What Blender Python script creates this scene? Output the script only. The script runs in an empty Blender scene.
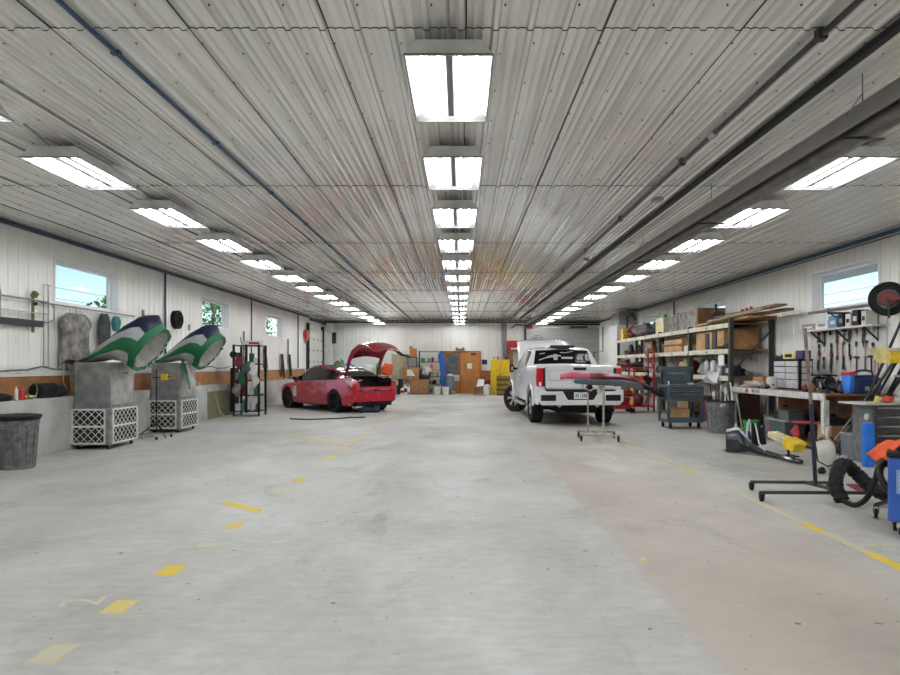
import bpy, math, random
from mathutils import Vector, Matrix
R = math.radians
PI = math.pi
rnd = random.Random(7)
scene = bpy.context.scene
col = scene.collection

# ------------------------------------------------------------------ camera, world, exposure
FPX, VX, VY, CH = 630.0, 461.0, 365.0, 1.43      # focal length in px of a 900 px wide frame, vanishing point, eye height
cam_d = bpy.data.cameras.new('camera'); cam = bpy.data.objects.new('camera', cam_d); col.objects.link(cam)
cam.location = (0, 0, CH); cam.rotation_euler = (R(90), 0, 0)
cam_d.sensor_width = 36; cam_d.lens = FPX/900*36
cam_d.shift_x = -(VX-450)/900; cam_d.shift_y = (VY-337.5)/900
cam_d.clip_end = 400
scene.camera = cam
world = bpy.data.worlds.new('world'); scene.world = world; world.use_nodes = True
wn = world.node_tree; sky = wn.nodes.new('ShaderNodeTexSky'); sky.sky_type = 'NISHITA'
sky.sun_disc = False; sky.sun_elevation = R(42); sky.sun_rotation = R(200); sky.altitude = 300; sky.air_density = 1.0; sky.dust_density = .3
bg = wn.nodes['Background']; wn.links.new(sky.outputs[0], bg.inputs[0]); bg.inputs[1].default_value = 0.125
sun_d = bpy.data.lights.new('sun', 'SUN'); sun = bpy.data.objects.new('sun', sun_d); col.objects.link(sun)
sun_d.energy = 1.6; sun_d.angle = R(.6); sun.rotation_euler = (R(38), 0, R(15)); sun.location = (0, 0, 30)
vs = scene.view_settings
vs.view_transform = 'Standard'; vs.look = 'None'; vs.gamma = 1; vs.exposure = 0.65; vs.use_curve_mapping = False
TUBE = 30.0                                       # strength of the fluorescent tubes

H = 3.66; XL = -6.9; XR = 7.0; YB = -4.0; YF = 32.0
K = lambda Y: Y/FPX
def P(px, py, Y): return Vector(((px-VX)*Y/FPX, Y, CH-(py-VY)*Y/FPX))

# ------------------------------------------------------------------ materials
MATS = {}
def mat(name, c, rough=.5, metal=0., spec=.5, var=.12, scale=6., bump=0., bscale=30., emit=0., trans=0., coat=0., alpha=1.):
    if name in MATS: return MATS[name]
    m = bpy.data.materials.new(name); m.use_nodes = True; nt = m.node_tree; b = nt.nodes['Principled BSDF']
    c4 = (*c, 1)
    if max(c) < .06 and spec == .5 and not coat: spec = .22
    b.inputs['Roughness'].default_value = rough; b.inputs['Metallic'].default_value = metal
    b.inputs['Specular IOR Level'].default_value = spec
    tc = nt.nodes.new('ShaderNodeTexCoord')
    n = nt.nodes.new('ShaderNodeTexNoise'); n.inputs['Scale'].default_value = scale; n.inputs['Detail'].default_value = 4
    nt.links.new(tc.outputs['Object'], n.inputs['Vector'])
    r = nt.nodes.new('ShaderNodeValToRGB'); r.color_ramp.elements[0].position = .3; r.color_ramp.elements[1].position = .7
    r.color_ramp.elements[0].color = (*[x*(1-var) for x in c], 1); r.color_ramp.elements[1].color = (*[min(1, x*(1+var)) for x in c], 1)
    nt.links.new(n.outputs['Fac'], r.inputs[0]); nt.links.new(r.outputs[0], b.inputs['Base Color'])
    if bump:
        n2 = nt.nodes.new('ShaderNodeTexNoise'); n2.inputs['Scale'].default_value = bscale; nt.links.new(tc.outputs['Object'], n2.inputs['Vector'])
        bp = nt.nodes.new('ShaderNodeBump'); bp.inputs['Strength'].default_value = bump; bp.inputs['Distance'].default_value = .02
        nt.links.new(n2.outputs['Fac'], bp.inputs['Height']); nt.links.new(bp.outputs[0], b.inputs['Normal'])
    if emit:
        b.inputs['Emission Color'].default_value = c4; b.inputs['Emission Strength'].default_value = emit
    if trans: b.inputs['Transmission Weight'].default_value = trans
    if coat: b.inputs['Coat Weight'].default_value = coat; b.inputs['Coat Roughness'].default_value = .05
    if alpha < 1: b.inputs['Alpha'].default_value = alpha
    MATS[name] = m; return m

def C(h):                                         # '#rrggbb' to linear
    h = h.lstrip('#'); v = [int(h[i:i+2], 16)/255 for i in (0, 2, 4)]
    return tuple(x/12.92 if x <= .04045 else ((x+.055)/1.055)**2.4 for x in v)

black = mat('black_plastic', (.018, .018, .02), .45)
rubber = mat('rubber', (.02, .02, .02), .75, bump=.3, bscale=60)
dark = mat('dark_steel', (.045, .05, .055), .45, .4)
steel = mat('steel', (.42, .42, .42), .35, .9, var=.2)
chrome = mat('chrome', (.6, .58, .55), .2, 1.)
galv = mat('galvanised', (.36, .36, .37), .45, .75, var=.25, scale=9)
stainst = mat('scuffed_galvanised_sheet', (.30, .31, .31), .5, .55, var=.35, scale=5, bump=.05)
white = mat('white_paint', (.75, .75, .73), .4)
offw = mat('off_white_plastic', (.62, .61, .56), .5)
cream = mat('cream_paint', (.62, .57, .44), .5, var=.2)
greyp = mat('grey_plastic', (.16, .165, .17), .6, var=.3, scale=12)
midg = mat('mid_grey', (.27, .27, .27), .6)
red = mat('red_paint', (.40, .015, .025), .4)
dred = mat('dark_red', (.17, .02, .02), .5)
orange = mat('orange_cloth', (.78, .11, .03), .8, bump=.4, bscale=20)
blue = mat('blue_paint', (.03, .12, .48), .4)
bblue = mat('bright_blue', (.02, .2, .75), .45)
navy = mat('navy', (.012, .022, .06), .45)
green = mat('green_plastic', (.02, .32, .07), .45)
yellow = mat('yellow_paint', (.78, .54, .02), .45, var=.2, scale=14)
pyellow = mat('pale_yellow', (.75, .65, .2), .6)
card = mat('cardboard', (.46, .27, .13), .8, var=.15)
wood = mat('raw_wood', (.50, .30, .13), .65, var=.3, scale=4)
woodd = mat('brown_wood', (.24, .115, .05), .6, var=.35, scale=4)
owood = mat('orange_varnished_wood', (.52, .2, .045), .4, var=.18, scale=3)
ply = mat('orange_plywood', (.43, .2, .075), .6, var=.25, scale=3)
canvas = mat('grey_canvas', (.27, .255, .24), .85, var=.6, scale=7, bump=.6, bscale=9)
bluegrey = mat('blue_grey_paint', (.085, .12, .14), .4, var=.15)
paper = mat('paper', (.8, .8, .78), .8, var=.03)
pink = mat('pink_plastic', (.7, .12, .25), .5)
purple = mat('purple_sign', (.045, .02, .16), .5)
olive = mat('olive', (.16, .16, .07), .7, var=.3)
tan = mat('tan', (.5, .45, .3), .6)
conduit = mat('conduit_dark', (.07, .07, .075), .4, .5)
bluepipe = mat('blue_air_pipe', (.02, .075, .16), .4)
redplastic = mat('red_plastic', (.55, .03, .03), .35)
teal = mat('teal', (.03, .2, .2), .5)
PALETTE = [greyp, dark, card, red, white, bblue, black, green, tan, dred, steel, pyellow, olive, midg]

# ------------------------------------------------------------------ mesh builder
class MB:
    def __init__(s): s.v = []; s.f = []; s.m = []; s.xf = None; s.mi = 0
    def put(s, vs, fs):
        b = len(s.v)
        for p in vs:
            p = Vector(p)
            if s.xf is not None: p = s.xf @ p
            s.v.append(tuple(p))
        for f in fs: s.f.append(tuple(i+b for i in f)); s.m.append(s.mi)
        return s
    def box(s, x0, x1, y0, y1, z0, z1):
        return s.put([(x0,y0,z0),(x1,y0,z0),(x1,y1,z0),(x0,y1,z0),(x0,y0,z1),(x1,y0,z1),(x1,y1,z1),(x0,y1,z1)],
                     [(0,3,2,1),(4,5,6,7),(0,1,5,4),(1,2,6,5),(2,3,7,6),(3,0,4,7)])
    def bar(s, a, b, w, h=None, up=(0,0,1)):      # rectangular bar from a to b
        a = Vector(a); b = Vector(b); h = h or w; d = (b-a).normalized(); up = Vector(up)
        if abs(d.dot(up)) > .98: up = Vector((0,1,0))
        sx = d.cross(up).normalized()*w/2; sy = sx.cross(d).normalized()*h/2
        vs = [p+i*sx+j*sy for p in (a, b) for i, j in ((-1,-1),(1,-1),(1,1),(-1,1))]
        return s.put(vs, [(0,1,2,3),(7,6,5,4),(0,4,5,1),(1,5,6,2),(2,6,7,3),(3,7,4,0)])
    def cyl(s, a, b, r, r2=None, n=12, cap=True):
        return s.tube([a, b], [r, r if r2 is None else r2], n, cap)
    def tube(s, pts, r, n=8, cap=True, closed=False):
        pts = [Vector(p) for p in pts]; N = len(pts)
        rs = r if isinstance(r, (list, tuple)) else [r]*N
        vs = []; prev = None
        for i, p in enumerate(pts):
            if closed: d = pts[(i+1) % N]-pts[i-1]
            else: d = pts[min(i+1, N-1)]-pts[max(i-1, 0)]
            d = d.normalized() if d.length > 1e-9 else Vector((0,0,1))
            if prev is None: prev = Vector((0,0,1)) if abs(d.z) < .9 else Vector((1,0,0))
            x = prev-d*prev.dot(d)
            if x.length < 1e-6: x = d.orthogonal()
            x.normalize(); prev = x; y = d.cross(x)
            for k in range(n):
                a = 2*PI*k/n; vs.append(p+(x*math.cos(a)+y*math.sin(a))*rs[i])
        fs = []
        for i in range(N if closed else N-1):
            for k in range(n):
                j = (i+1) % N
                fs.append((i*n+k, i*n+(k+1) % n, j*n+(k+1) % n, j*n+k))
        if cap and not closed: fs.append(tuple(range(n))[::-1]); fs.append(tuple((N-1)*n+k for k in range(n)))
        return s.put(vs, fs)
    def lathe(s, prof, n=20, c=(0,0,0), ax='z', cap=True):
        vs = []; c = Vector(c)
        for r, h in prof:
            for k in range(n):
                a = 2*PI*k/n; u, w = r*math.cos(a), r*math.sin(a)
                vs.append(c+Vector({'z': (u, w, h), 'x': (h, u, w), 'y': (w, h, u)}[ax]))
        N = len(prof); fs = [(i*n+k, i*n+(k+1) % n, (i+1)*n+(k+1) % n, (i+1)*n+k) for i in range(N-1) for k in range(n)]
        if cap: fs.append(tuple(range(n))[::-1]); fs.append(tuple((N-1)*n+k for k in range(n)))
        return s.put(vs, fs)
    def prism(s, poly, h0, h1, ax='y'):           # poly in the plane across ax
        n = len(poly)
        f = {'y': lambda u, w, h: (u, h, w), 'x': lambda u, w, h: (h, u, w), 'z': lambda u, w, h: (u, w, h)}[ax]
        vs = [f(u, w, h0) for u, w in poly]+[f(u, w, h1) for u, w in poly]
        return s.put(vs, [tuple(range(n)), tuple(range(2*n-1, n-1, -1))]+[(i, i+n, (i+1) % n+n, (i+1) % n) for i in range(n)])
    def loft(s, rings, closed=True, cap=True):
        n = len(rings[0]); vs = [p for r in rings for p in r]; m = n if closed else n-1
        fs = [(i*n+k, i*n+(k+1) % n, (i+1)*n+(k+1) % n, (i+1)*n+k) for i in range(len(rings)-1) for k in range(m)]
        if cap: fs.append(tuple(range(n))[::-1]); fs.append(tuple((len(rings)-1)*n+k for k in range(n)))
        return s.put(vs, fs)
    def quad(s, a, b, c, d): return s.put([a, b, c, d], [(0,1,2,3)])
    def blob(s, c, rx, ry, rz, seed=0, amp=.15, n=12, m=8, flat=True):
        g = random.Random(seed); c = Vector(c); ph = [g.uniform(0, 6.28) for _ in range(8)]
        rings = []
        for i in range(m+1):
            t = PI*(i/m); ring = []
            for k in range(n):
                a = 2*PI*k/n
                q = 1+amp*(math.sin(3*a+ph[0]+2*t)*.5+math.sin(5*a+ph[1])*.3*math.sin(t)+math.sin(4*t+ph[2]+a)*.5)
                z = -math.cos(t)*q
                if flat: z = max(z, -.8)
                ring.append(c+Vector((rx*max(math.sin(t), .02)*math.cos(a)*q, ry*max(math.sin(t), .02)*math.sin(a)*q, rz*z)))
            rings.append(ring)
        return s.loft(rings)
    def build(s, name, mats, parent=None, smooth=False, bevel=0., loc=None, rz=0., rot=None, weld=False):
        if not isinstance(mats, (list, tuple)): mats = [mats]
        me = bpy.data.meshes.new(name); me.from_pydata(s.v, [], s.f); me.update()
        for m in mats: me.materials.append(m)
        if len(mats) > 1: me.polygons.foreach_set('material_index', s.m)
        import bmesh
        bm = bmesh.new(); bm.from_mesh(me)
        if weld: bmesh.ops.remove_doubles(bm, verts=bm.verts, dist=1e-4)
        bmesh.ops.recalc_face_normals(bm, faces=bm.faces); bm.to_mesh(me); bm.free()
        if smooth:
            me.polygons.foreach_set('use_smooth', [True]*len(me.polygons)); me.set_sharp_from_angle(angle=R(smooth if smooth > 1 else 40))
        o = bpy.data.objects.new(name, me); col.objects.link(o); o.parent = parent
        if loc is not None: o.location = loc
        if rot is not None: o.rotation_euler = rot
        elif rz: o.rotation_euler = (0, 0, rz)
        if bevel:
            md = o.modifiers.new('bevel', 'BEVEL'); md.width = bevel; md.segments = 2; md.limit_method = 'ANGLE'; md.angle_limit = R(50)
        return o

def tag(o, label, cat, group=None, kind=None):
    if label: o['label'] = label
    if cat: o['category'] = cat
    if group: o['group'] = group
    if kind: o['kind'] = kind
    return o
def struct(o, label=None):
    o['kind'] = 'structure'
    if label: o['label'] = label
    return o
def thing(name, label, cat, loc=(0,0,0), rz=0., group=None, rot=None):
    o = bpy.data.objects.new(name, None); o.empty_display_size = .1; col.objects.link(o); o.location = loc
    o.rotation_euler = rot if rot is not None else (0, 0, rz)
    return tag(o, label, cat, group)
def kids(o): return [c for c in bpy.data.objects if c.parent == o]
def dup(o, loc=None, rz=None, label=None, group=None, parent=None):
    c = o.copy(); col.objects.link(c)
    if parent is not None: c.parent = parent
    if loc is not None: c.location = loc
    if rz is not None: c.rotation_euler = (0, 0, rz)
    if label: c['label'] = label
    if group: c['group'] = group
    for k in kids(o): dup(k, parent=c)
    return c
def arc(c, r, a0, a1, n, plane='xz'):
    out = []
    for i in range(n+1):
        a = R(a0+(a1-a0)*i/n); u, w = r*math.cos(a), r*math.sin(a)
        out.append(Vector(c)+Vector({'xz': (u, 0, w), 'xy': (u, w, 0), 'yz': (0, u, w)}[plane]))
    return out
def text(name, s, size, loc, rot, m, parent=None, depth=.002, align='CENTER', shear=0.):
    d = bpy.data.curves.new(name, 'FONT'); d.body = s; d.size = size; d.extrude = depth; d.align_x = align; d.align_y = 'CENTER'; d.shear = shear
    tmp = bpy.data.objects.new(name, d); col.objects.link(tmp); bpy.context.view_layer.update()
    me = bpy.data.meshes.new_from_object(tmp.evaluated_get(bpy.context.evaluated_depsgraph_get())); bpy.data.objects.remove(tmp); me.materials.clear(); me.materials.append(m)
    o = bpy.data.objects.new(name, me); col.objects.link(o); o.location = loc; o.rotation_euler = rot; o.parent = parent
    return o
def caster(parent, x, y, r=.05, top=.12, fork=steel):
    b = MB().box(x-.022, x+.022, y-.03, y+.03, top-.012, top)
    b.box(x-.024, x-.018, y-.02, y+.02, r, top-.01).box(x+.018, x+.024, y-.02, y+.02, r, top-.01)
    o = b.build('caster', fork, parent)
    MB().lathe([(r*.6, -.015), (r, -.012), (r, .012), (r*.6, .015)], 14, (x, y, r), 'x').build('wheel', rubber, o, smooth=True)
    return o

# ------------------------------------------------------------------ the shell
def floor_mat():
    m = bpy.data.materials.new('concrete_floor'); m.use_nodes = True; nt = m.node_tree; N = nt.nodes.new; L = nt.links.new
    b = nt.nodes['Principled BSDF']; tc = N('ShaderNodeTexCoord')
    def noise(s, d=6, rough=.6, sc=(1,1,1), dist=0):
        mp = N('ShaderNodeMapping'); mp.inputs['Scale'].default_value = sc; L(tc.outputs['Object'], mp.inputs[0])
        n = N('ShaderNodeTexNoise'); n.inputs['Scale'].default_value = s; n.inputs['Detail'].default_value = d; n.inputs['Roughness'].default_value = rough; n.inputs['Distortion'].default_value = dist
        L(mp.outputs[0], n.inputs['Vector']); return n.outputs['Fac']
    def ramp(x, *st):
        r = N('ShaderNodeValToRGB'); e = r.color_ramp.elements
        e[0].position, e[0].color = st[0][0], (*st[0][1], 1); e[1].position, e[1].color = st[-1][0], (*st[-1][1], 1)
        for p, c in st[1:-1]: q = e.new(p); q.color = (*c, 1)
        L(x, r.inputs[0]); return r.outputs[0]
    def mix(f, a, c, mode='MIX'):
        x = N('ShaderNodeMix'); x.data_type = 'RGBA'; x.blend_type = mode
        if isinstance(f, (int, float)): x.inputs[0].default_value = f
        else: L(f, x.inputs[0])
        for s_, v in ((6, a), (7, c)):
            if isinstance(v, tuple): x.inputs[s_].default_value = (*v, 1)
            else: L(v, x.inputs[s_])
        return x.outputs[2]
    base = ramp(noise(.55, 7, .62, (1, .75, 1), .3), (.3, C('#a5a5a0')), (.45, C('#bcbbb6')), (.56, C('#c6c7c4')), (.72, C('#d4d6d4')))
    fine = ramp(noise(14, 8, .75, (.35, 1, 1)), (.32, (.76, .76, .76)), (.68, (1.08, 1.08, 1.08)))
    c1 = mix(.75, base, fine, 'MULTIPLY')
    # a strip poured at another time, browner, with its joint along the room
    sx = N('ShaderNodeSeparateXYZ'); L(tc.outputs['Object'], sx.inputs[0])
    wob = N('ShaderNodeMath'); wob.operation = 'MULTIPLY_ADD'; L(noise(2.2, 4), wob.inputs[0]); wob.inputs[1].default_value = .25; L(sx.outputs[0], wob.inputs[2])
    s1 = ramp(wob.outputs[0], (0, (0,0,0)), (1, (1,1,1)))
    mr = N('ShaderNodeMapRange'); mr.inputs[1].default_value = 1.33; mr.inputs[2].default_value = 1.40; L(wob.outputs[0], mr.inputs[0])
    mr2 = N('ShaderNodeMapRange'); mr2.inputs[1].default_value = 2.7; mr2.inputs[2].default_value = 3.5; mr2.inputs[3].default_value = 1; mr2.inputs[4].default_value = .15; L(wob.outputs[0], mr2.inputs[0])
    mu = N('ShaderNodeMath'); mu.operation = 'MULTIPLY'; L(mr.outputs[0], mu.inputs[0]); L(mr2.outputs[0], mu.inputs[1])
    my = N('ShaderNodeMapRange'); my.inputs[1].default_value = 8; my.inputs[2].default_value = 16; my.inputs[3].default_value = 1; my.inputs[4].default_value = .35; L(sx.outputs[1], my.inputs[0])
    mu2 = N('ShaderNodeMath'); mu2.operation = 'MULTIPLY'; L(mu.outputs[0], mu2.inputs[0]); L(my.outputs[0], mu2.inputs[1])
    br = ramp(noise(1.1, 5, .6), (.3, C('#a79a8e')), (.7, C('#bfb4a6')))
    mf = N('ShaderNodeMath'); mf.operation = 'MULTIPLY'; L(mu2.outputs[0], mf.inputs[0]); mf.inputs[1].default_value = .68
    c2 = mix(mf.outputs[0], c1, br)
    # oil stains and tyre scuffs
    st = ramp(noise(.9, 8, .7, (1, .6, 1), 1.2), (.57, (0,0,0)), (.74, (.7,.7,.7)))
    c3 = mix(st, c2, C('#8a8782'))
    pale = ramp(noise(.7, 7, .65, (.8, .5, 1), .8), (.58, (0,0,0)), (.72, (.6,.6,.6)))
    mp = N('ShaderNodeMapping')
    c4 = mix(pale, c3, C('#dcdedc'))
    sp = ramp(noise(11, 3, .5, (1, 1, 1)), (.70, (0,0,0)), (.73, (.8,.8,.8)))
    c5 = mix(sp, c4, C('#5b5a57'))
    # hairline cracks
    vo = N('ShaderNodeTexVoronoi'); vo.feature = 'DISTANCE_TO_EDGE'; vo.inputs['Scale'].default_value = .22
    mp.inputs['Scale'].default_value = (1, .6, 1); L(tc.outputs['Object'], mp.inputs[0])
    nd = N('ShaderNodeTexNoise'); nd.inputs['Scale'].default_value = 1.5; L(mp.outputs[0], nd.inputs['Vector'])
    va = N('ShaderNodeVectorMath'); va.operation = 'MULTIPLY_ADD'; va.inputs[1].default_value = (.5,.5,.5); L(nd.outputs['Color'], va.inputs[0]); L(mp.outputs[0], va.inputs[2])
    L(va.outputs[0], vo.inputs['Vector'])
    ck = ramp(vo.outputs['Distance'], (0, (.22,.22,.22)), (.0012, (0,0,0)))
    c6 = mix(ck, c5, C('#9c9a93'))
    L(c6, b.inputs['Base Color'])
    rr = ramp(noise(1.3, 5), (.3, (.40,.40,.40)), (.7, (.62,.62,.62))); L(rr, b.inputs['Roughness'])
    b.inputs['Specular IOR Level'].default_value = .35
    bp = N('ShaderNodeBump'); bp.inputs['Strength'].default_value = .12; bp.inputs['Distance'].default_value = .02; L(noise(3, 7), bp.inputs['Height']); L(bp.outputs[0], b.inputs['Normal'])
    return m
MATS['concrete'] = floor_mat()
fl = MB().box(XL-.3, XR+.3, YB-.3, YF+.3, -.2, 0).build('floor', MATS['concrete']); struct(fl)
MB().box(-90, 90, -40, 120, -.5, -.25).build('ground', mat('outside_gravel', (.3, .3, .26), .9, var=.3)); struct(bpy.data.objects['ground'])

def metal_mat(name, c, rough, metal, coat=0., wob=.03):
    m = mat(name, c, rough, metal, .6, var=.06, scale=1.2, coat=coat)
    nt = m.node_tree; N = nt.nodes.new; L = nt.links.new; b = nt.nodes['Principled BSDF']
    tc = nt.nodes['Texture Coordinate']; mp = N('ShaderNodeMapping'); mp.inputs['Scale'].default_value = (1, .35, 1) if 'ceil' in name else (1, 1, .35)
    L(tc.outputs['Object'], mp.inputs[0]); n = N('ShaderNodeTexNoise'); n.inputs['Scale'].default_value = 2.4; n.inputs['Detail'].default_value = 2; L(mp.outputs[0], n.inputs['Vector'])
    bp = N('ShaderNodeBump'); bp.inputs['Strength'].default_value = 1; bp.inputs['Distance'].default_value = wob; L(n.outputs['Fac'], bp.inputs['Height']); L(bp.outputs[0], b.inputs['Normal'])
    return m
ceil_m = metal_mat('ceiling_sheet', C('#e9e7e2'), .07, .12, wob=.006, coat=.8)
wall_m = metal_mat('wall_sheet', C('#f0efea'), .42, .0, wob=.008)
seam_m = mat('dark_seam', (.05, .05, .05), .7)
screw_m = mat('screw_head', (.12, .12, .12), .5, .3)

PITCH = .2286
def rib_profile(a0, a1, depth=.018):              # (coordinate, protrusion) breakpoints of ribbed sheet
    out = []; k = math.floor(a0/PITCH)
    while k*PITCH < a1+PITCH:
        c = k*PITCH
        out += [(c-.030, 0), (c-.014, depth), (c+.014, depth), (c+.030, 0)]
        for m in (.085, .145): out += [(c+m-.012, 0), (c+m-.004, .0055), (c+m+.004, .0055), (c+m+.012, 0)]
        k += 1
    return [(x, h) for x, h in out if a0 < x < a1]
# ceiling: sheets 3.66 m long lapped over each other
cb = MB(); prof = [(XL-.2, 0)]+rib_profile(XL-.2, XR+.2)+[(XR+.2, 0)]
ys = [YB-.2]; y = 4.16-3*3.66
while y < YF: 
    if y > YB: ys.append(y)
    y += 3.66
ys.append(YF+.2)
for i in range(len(ys)-1):
    ya, yb = ys[i], ys[i+1]; n = len(prof)
    cb.mi = 0
    cb.put([(x, ya, H-h-.006) for x, h in prof]+[(x, yb+.01, H-h) for x, h in prof], [(k, k+1, n+k+1, n+k) for k in range(n-1)])
    cb.mi = 1
    cb.put([(x, ya, H-h-.0065) for x, h in prof]+[(x, ya-.003, H-h+.02) for x, h in prof], [(k, k+1, n+k+1, n+k) for k in range(n-1)])
k = math.floor(XL/PITCH)
while k*PITCH < XR:                               # overlap shadow gaps every fourth rib and screws beside the ribs
    x = k*PITCH
    cb.mi = 1
    if k % 4 == 0: cb.box(x+.030, x+.037, YB, YF, H-.008, H)
    cb.mi = 2
    if abs(x) < 6.8:
        yy = 1.3+(.15 if k % 2 else 0)
        while yy < 14: cb.box(x+.040, x+.050, yy-.005, yy+.005, H-.013, H-.001); yy += .61
    k += 1
cb.mi = 1; cb.box(XL-.25, XR+.25, YB-.25, YF+.25, H+.03, H+.12)
struct(cb.build('ceiling', [ceil_m, seam_m, screw_m], smooth=42, weld=True))

WIN_L = [(10.65, 12.67), (16.7, 18.7), (22.2, 24.3)]
WIN_R = [(10.5, 12.55), (16.6, 18.65), (22.2, 24.2)]
WZ0, WZ1 = 2.47, 3.26
def side_wall(name, X, sgn, wins, zb=1.25):       # sgn = +1 when the room lies on the +x side
    b = MB(); pr = [(YB-.2, 0)]+rib_profile(YB-.2, YF+.2)+[(YF+.2, 0)]
    def hh(y):
        for (a, h), (c, g) in zip(pr, pr[1:]):
            if a <= y <= c: return h+(g-h)*(y-a)/max(c-a, 1e-6)
        return 0
    extra = [(y, hh(y)) for w in wins for y in w]
    pr = sorted(set(pr+extra))
    for (a, h), (c, g) in zip(pr, pr[1:]):
        mid = (a+c)/2; inside = any(w0 < mid < w1 for w0, w1 in wins)
        for z0, z1 in ([(zb, WZ0), (WZ1, H)] if inside else [(zb, H)]):
            b.quad((X+sgn*h, a, z0), (X+sgn*g, c, z0), (X+sgn*g, c, z1), (X+sgn*h, a, z1))
    # outer skin with the same openings
    cuts = [YB-.2]+[y for w in wins for y in w]+[YF+.2]
    xo = X-sgn*.2
    b.box(min(X-sgn*.02, xo), max(X-sgn*.02, xo), YB-.2, YF+.2, -.2, zb)
    for i in range(len(cuts)-1):
        for z0, z1 in ([(zb, WZ0), (WZ1, H+.1)] if i % 2 else [(zb, H+.1)]):
            b.box(min(X-sgn*.02, xo), max(X-sgn*.02, xo), cuts[i], cuts[i+1], z0, z1)
    return struct(b.build(name, wall_m))
side_wall('wall_left', XL, 1, WIN_L)
side_wall('wall_right', XR, -1, WIN_R, 0)
fb = MB(); pr = [(XL-.2, 0)]+rib_profile(XL-.2, XR+.2)+[(XR+.2, 0)]; n = len(pr)
fb.put([(x, YF-h, 0) for x, h in pr]+[(x, YF-h, H) for x, h in pr], [(k, k+1, n+k+1, n+k) for k in range(n-1)])
fb.box(XL-.2, XR+.2, YF+.02, YF+.2, -.2, H+.1); struct(fb.build('wall_far', wall_m))
bb = MB().box(XL-.2, XR+.2, YB-.2, YB, -.2, H+.1); struct(bb.build('wall_back', wall_m))

glass_m = bpy.data.materials.new('window_glass'); glass_m.use_nodes = True
_nt = glass_m.node_tree; _b = _nt.nodes['Principled BSDF']; _nt.nodes.remove(_b)
_t = _nt.nodes.new('ShaderNodeBsdfTransparent'); _t.inputs[0].default_value = (.93, .96, .96, 1); _g = _nt.nodes.new('ShaderNodeBsdfGlossy'); _g.inputs['Roughness'].default_value = .02
_mx = _nt.nodes.new('ShaderNodeMixShader')
_mx.inputs[0].default_value = .006; _nt.links.new(_t.outputs[0], _mx.inputs[1]); _nt.links.new(_g.outputs[0], _mx.inputs[2]); _nt.links.new(_mx.outputs[0], _nt.nodes['Material Output'].inputs[0])
vinyl = mat('white_vinyl', (.88, .88, .88), .35, var=.02)
idx = 1
for X, sgn, wins in ((XL, 1, WIN_L), (XR, -1, WIN_R)):
    for y0, y1 in wins:
        w = thing(f'window_{idx}', None, None, (X, 0, 0)); w['kind'] = 'structure'; idx += 1
        t = .03; b = MB(); xa, xb = sorted((-sgn*.2, sgn*.03))
        b.box(xa, xb, y0-.001, y0+t, WZ0, WZ1).box(xa, xb, y1-t, y1+.001, WZ0, WZ1).box(xa, xb, y0+t, y1-t, WZ1-t, WZ1).box(xa, xb, y0+t, y1-t, WZ0, WZ0+t)
        b.build('window_casing', vinyl, w)
        xa, xb = sorted((-sgn*.19, -sgn*.14)); b = MB(); s_ = .05
        for a, c in ((y0+t, y0+t+s_), (y1-t-s_, y1-t)): b.box(xa, xb, a, c, WZ0+t, WZ1-t)
        for a, c in ((WZ0+t, WZ0+t+s_), (WZ1-t-s_, WZ1-t)): b.box(xa, xb, y0+t+s_, y1-t-s_, a, c)
        ym = y1-.42 if sgn > 0 else y1-.38
        b.build('window_frame', vinyl, w)
        MB().box(xa+.01*(1 if xa < xb else -1), xa+.016, y0+t+.04, y1-t-.04, WZ0+t+.04, WZ1-t-.04).build('window_pane', glass_m, w)

# trims
wc = mat('white_trim', (.72, .72, .70), .45, var=.04)
struct(MB().box(XL-.02, XL+.035, YB, 27.8, 1.25, 1.30).build('trim_1', wc))
struct(MB().box(XL-.02, XL+.012, YB, 27.8, .85, 1.25).build('trim_2', ply), 'orange plywood strip along the left wall above the concrete kneewall')
pony_m = mat('stained_concrete_wall', C('#b4b4b0'), .8, var=.28, scale=1.7, bump=.3, bscale=8)
PX = -6.6
b = MB().box(XL-.02, PX, YB, 16.4, -.1, .9).box(XL-.02, PX-.16, 16.4, 18.2, -.1, .9).box(XL-.02, PX, 18.2, 24.6, -.1, .88)
struct(b.build('wall_kneewall', pony_m, bevel=.008), 'stained concrete kneewall along the left side')
struct(MB().box(XL, XL+.05, YB, YF, H-.10, H-.04).build('trim_3', bluepipe), 'dark blue trim along the left ceiling edge')
struct(MB().box(XR-.05, XR, YB, YF, H-.10, H-.04).build('trim_4', bluepipe), 'dark blue trim along the right ceiling edge')
struct(MB().box(XL, XR, YF-.08, YF-.02, H-.09, H-.03).build('trim_5', conduit))
for i, yy in enumerate((14.6, 20.6, 26.5)):
    tag(MB().cyl((XL+.05, yy, 1.3), (XL+.05, yy, H-.1), .022).build('air_pipe', bluepipe, smooth=True),
        ['blue air pipe down the left wall between first and second windows', 'blue air pipe down the left wall just before the third window', 'blue air pipe down the left wall beyond the last window'][i], 'pipe', 'air pipe drops')

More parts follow.
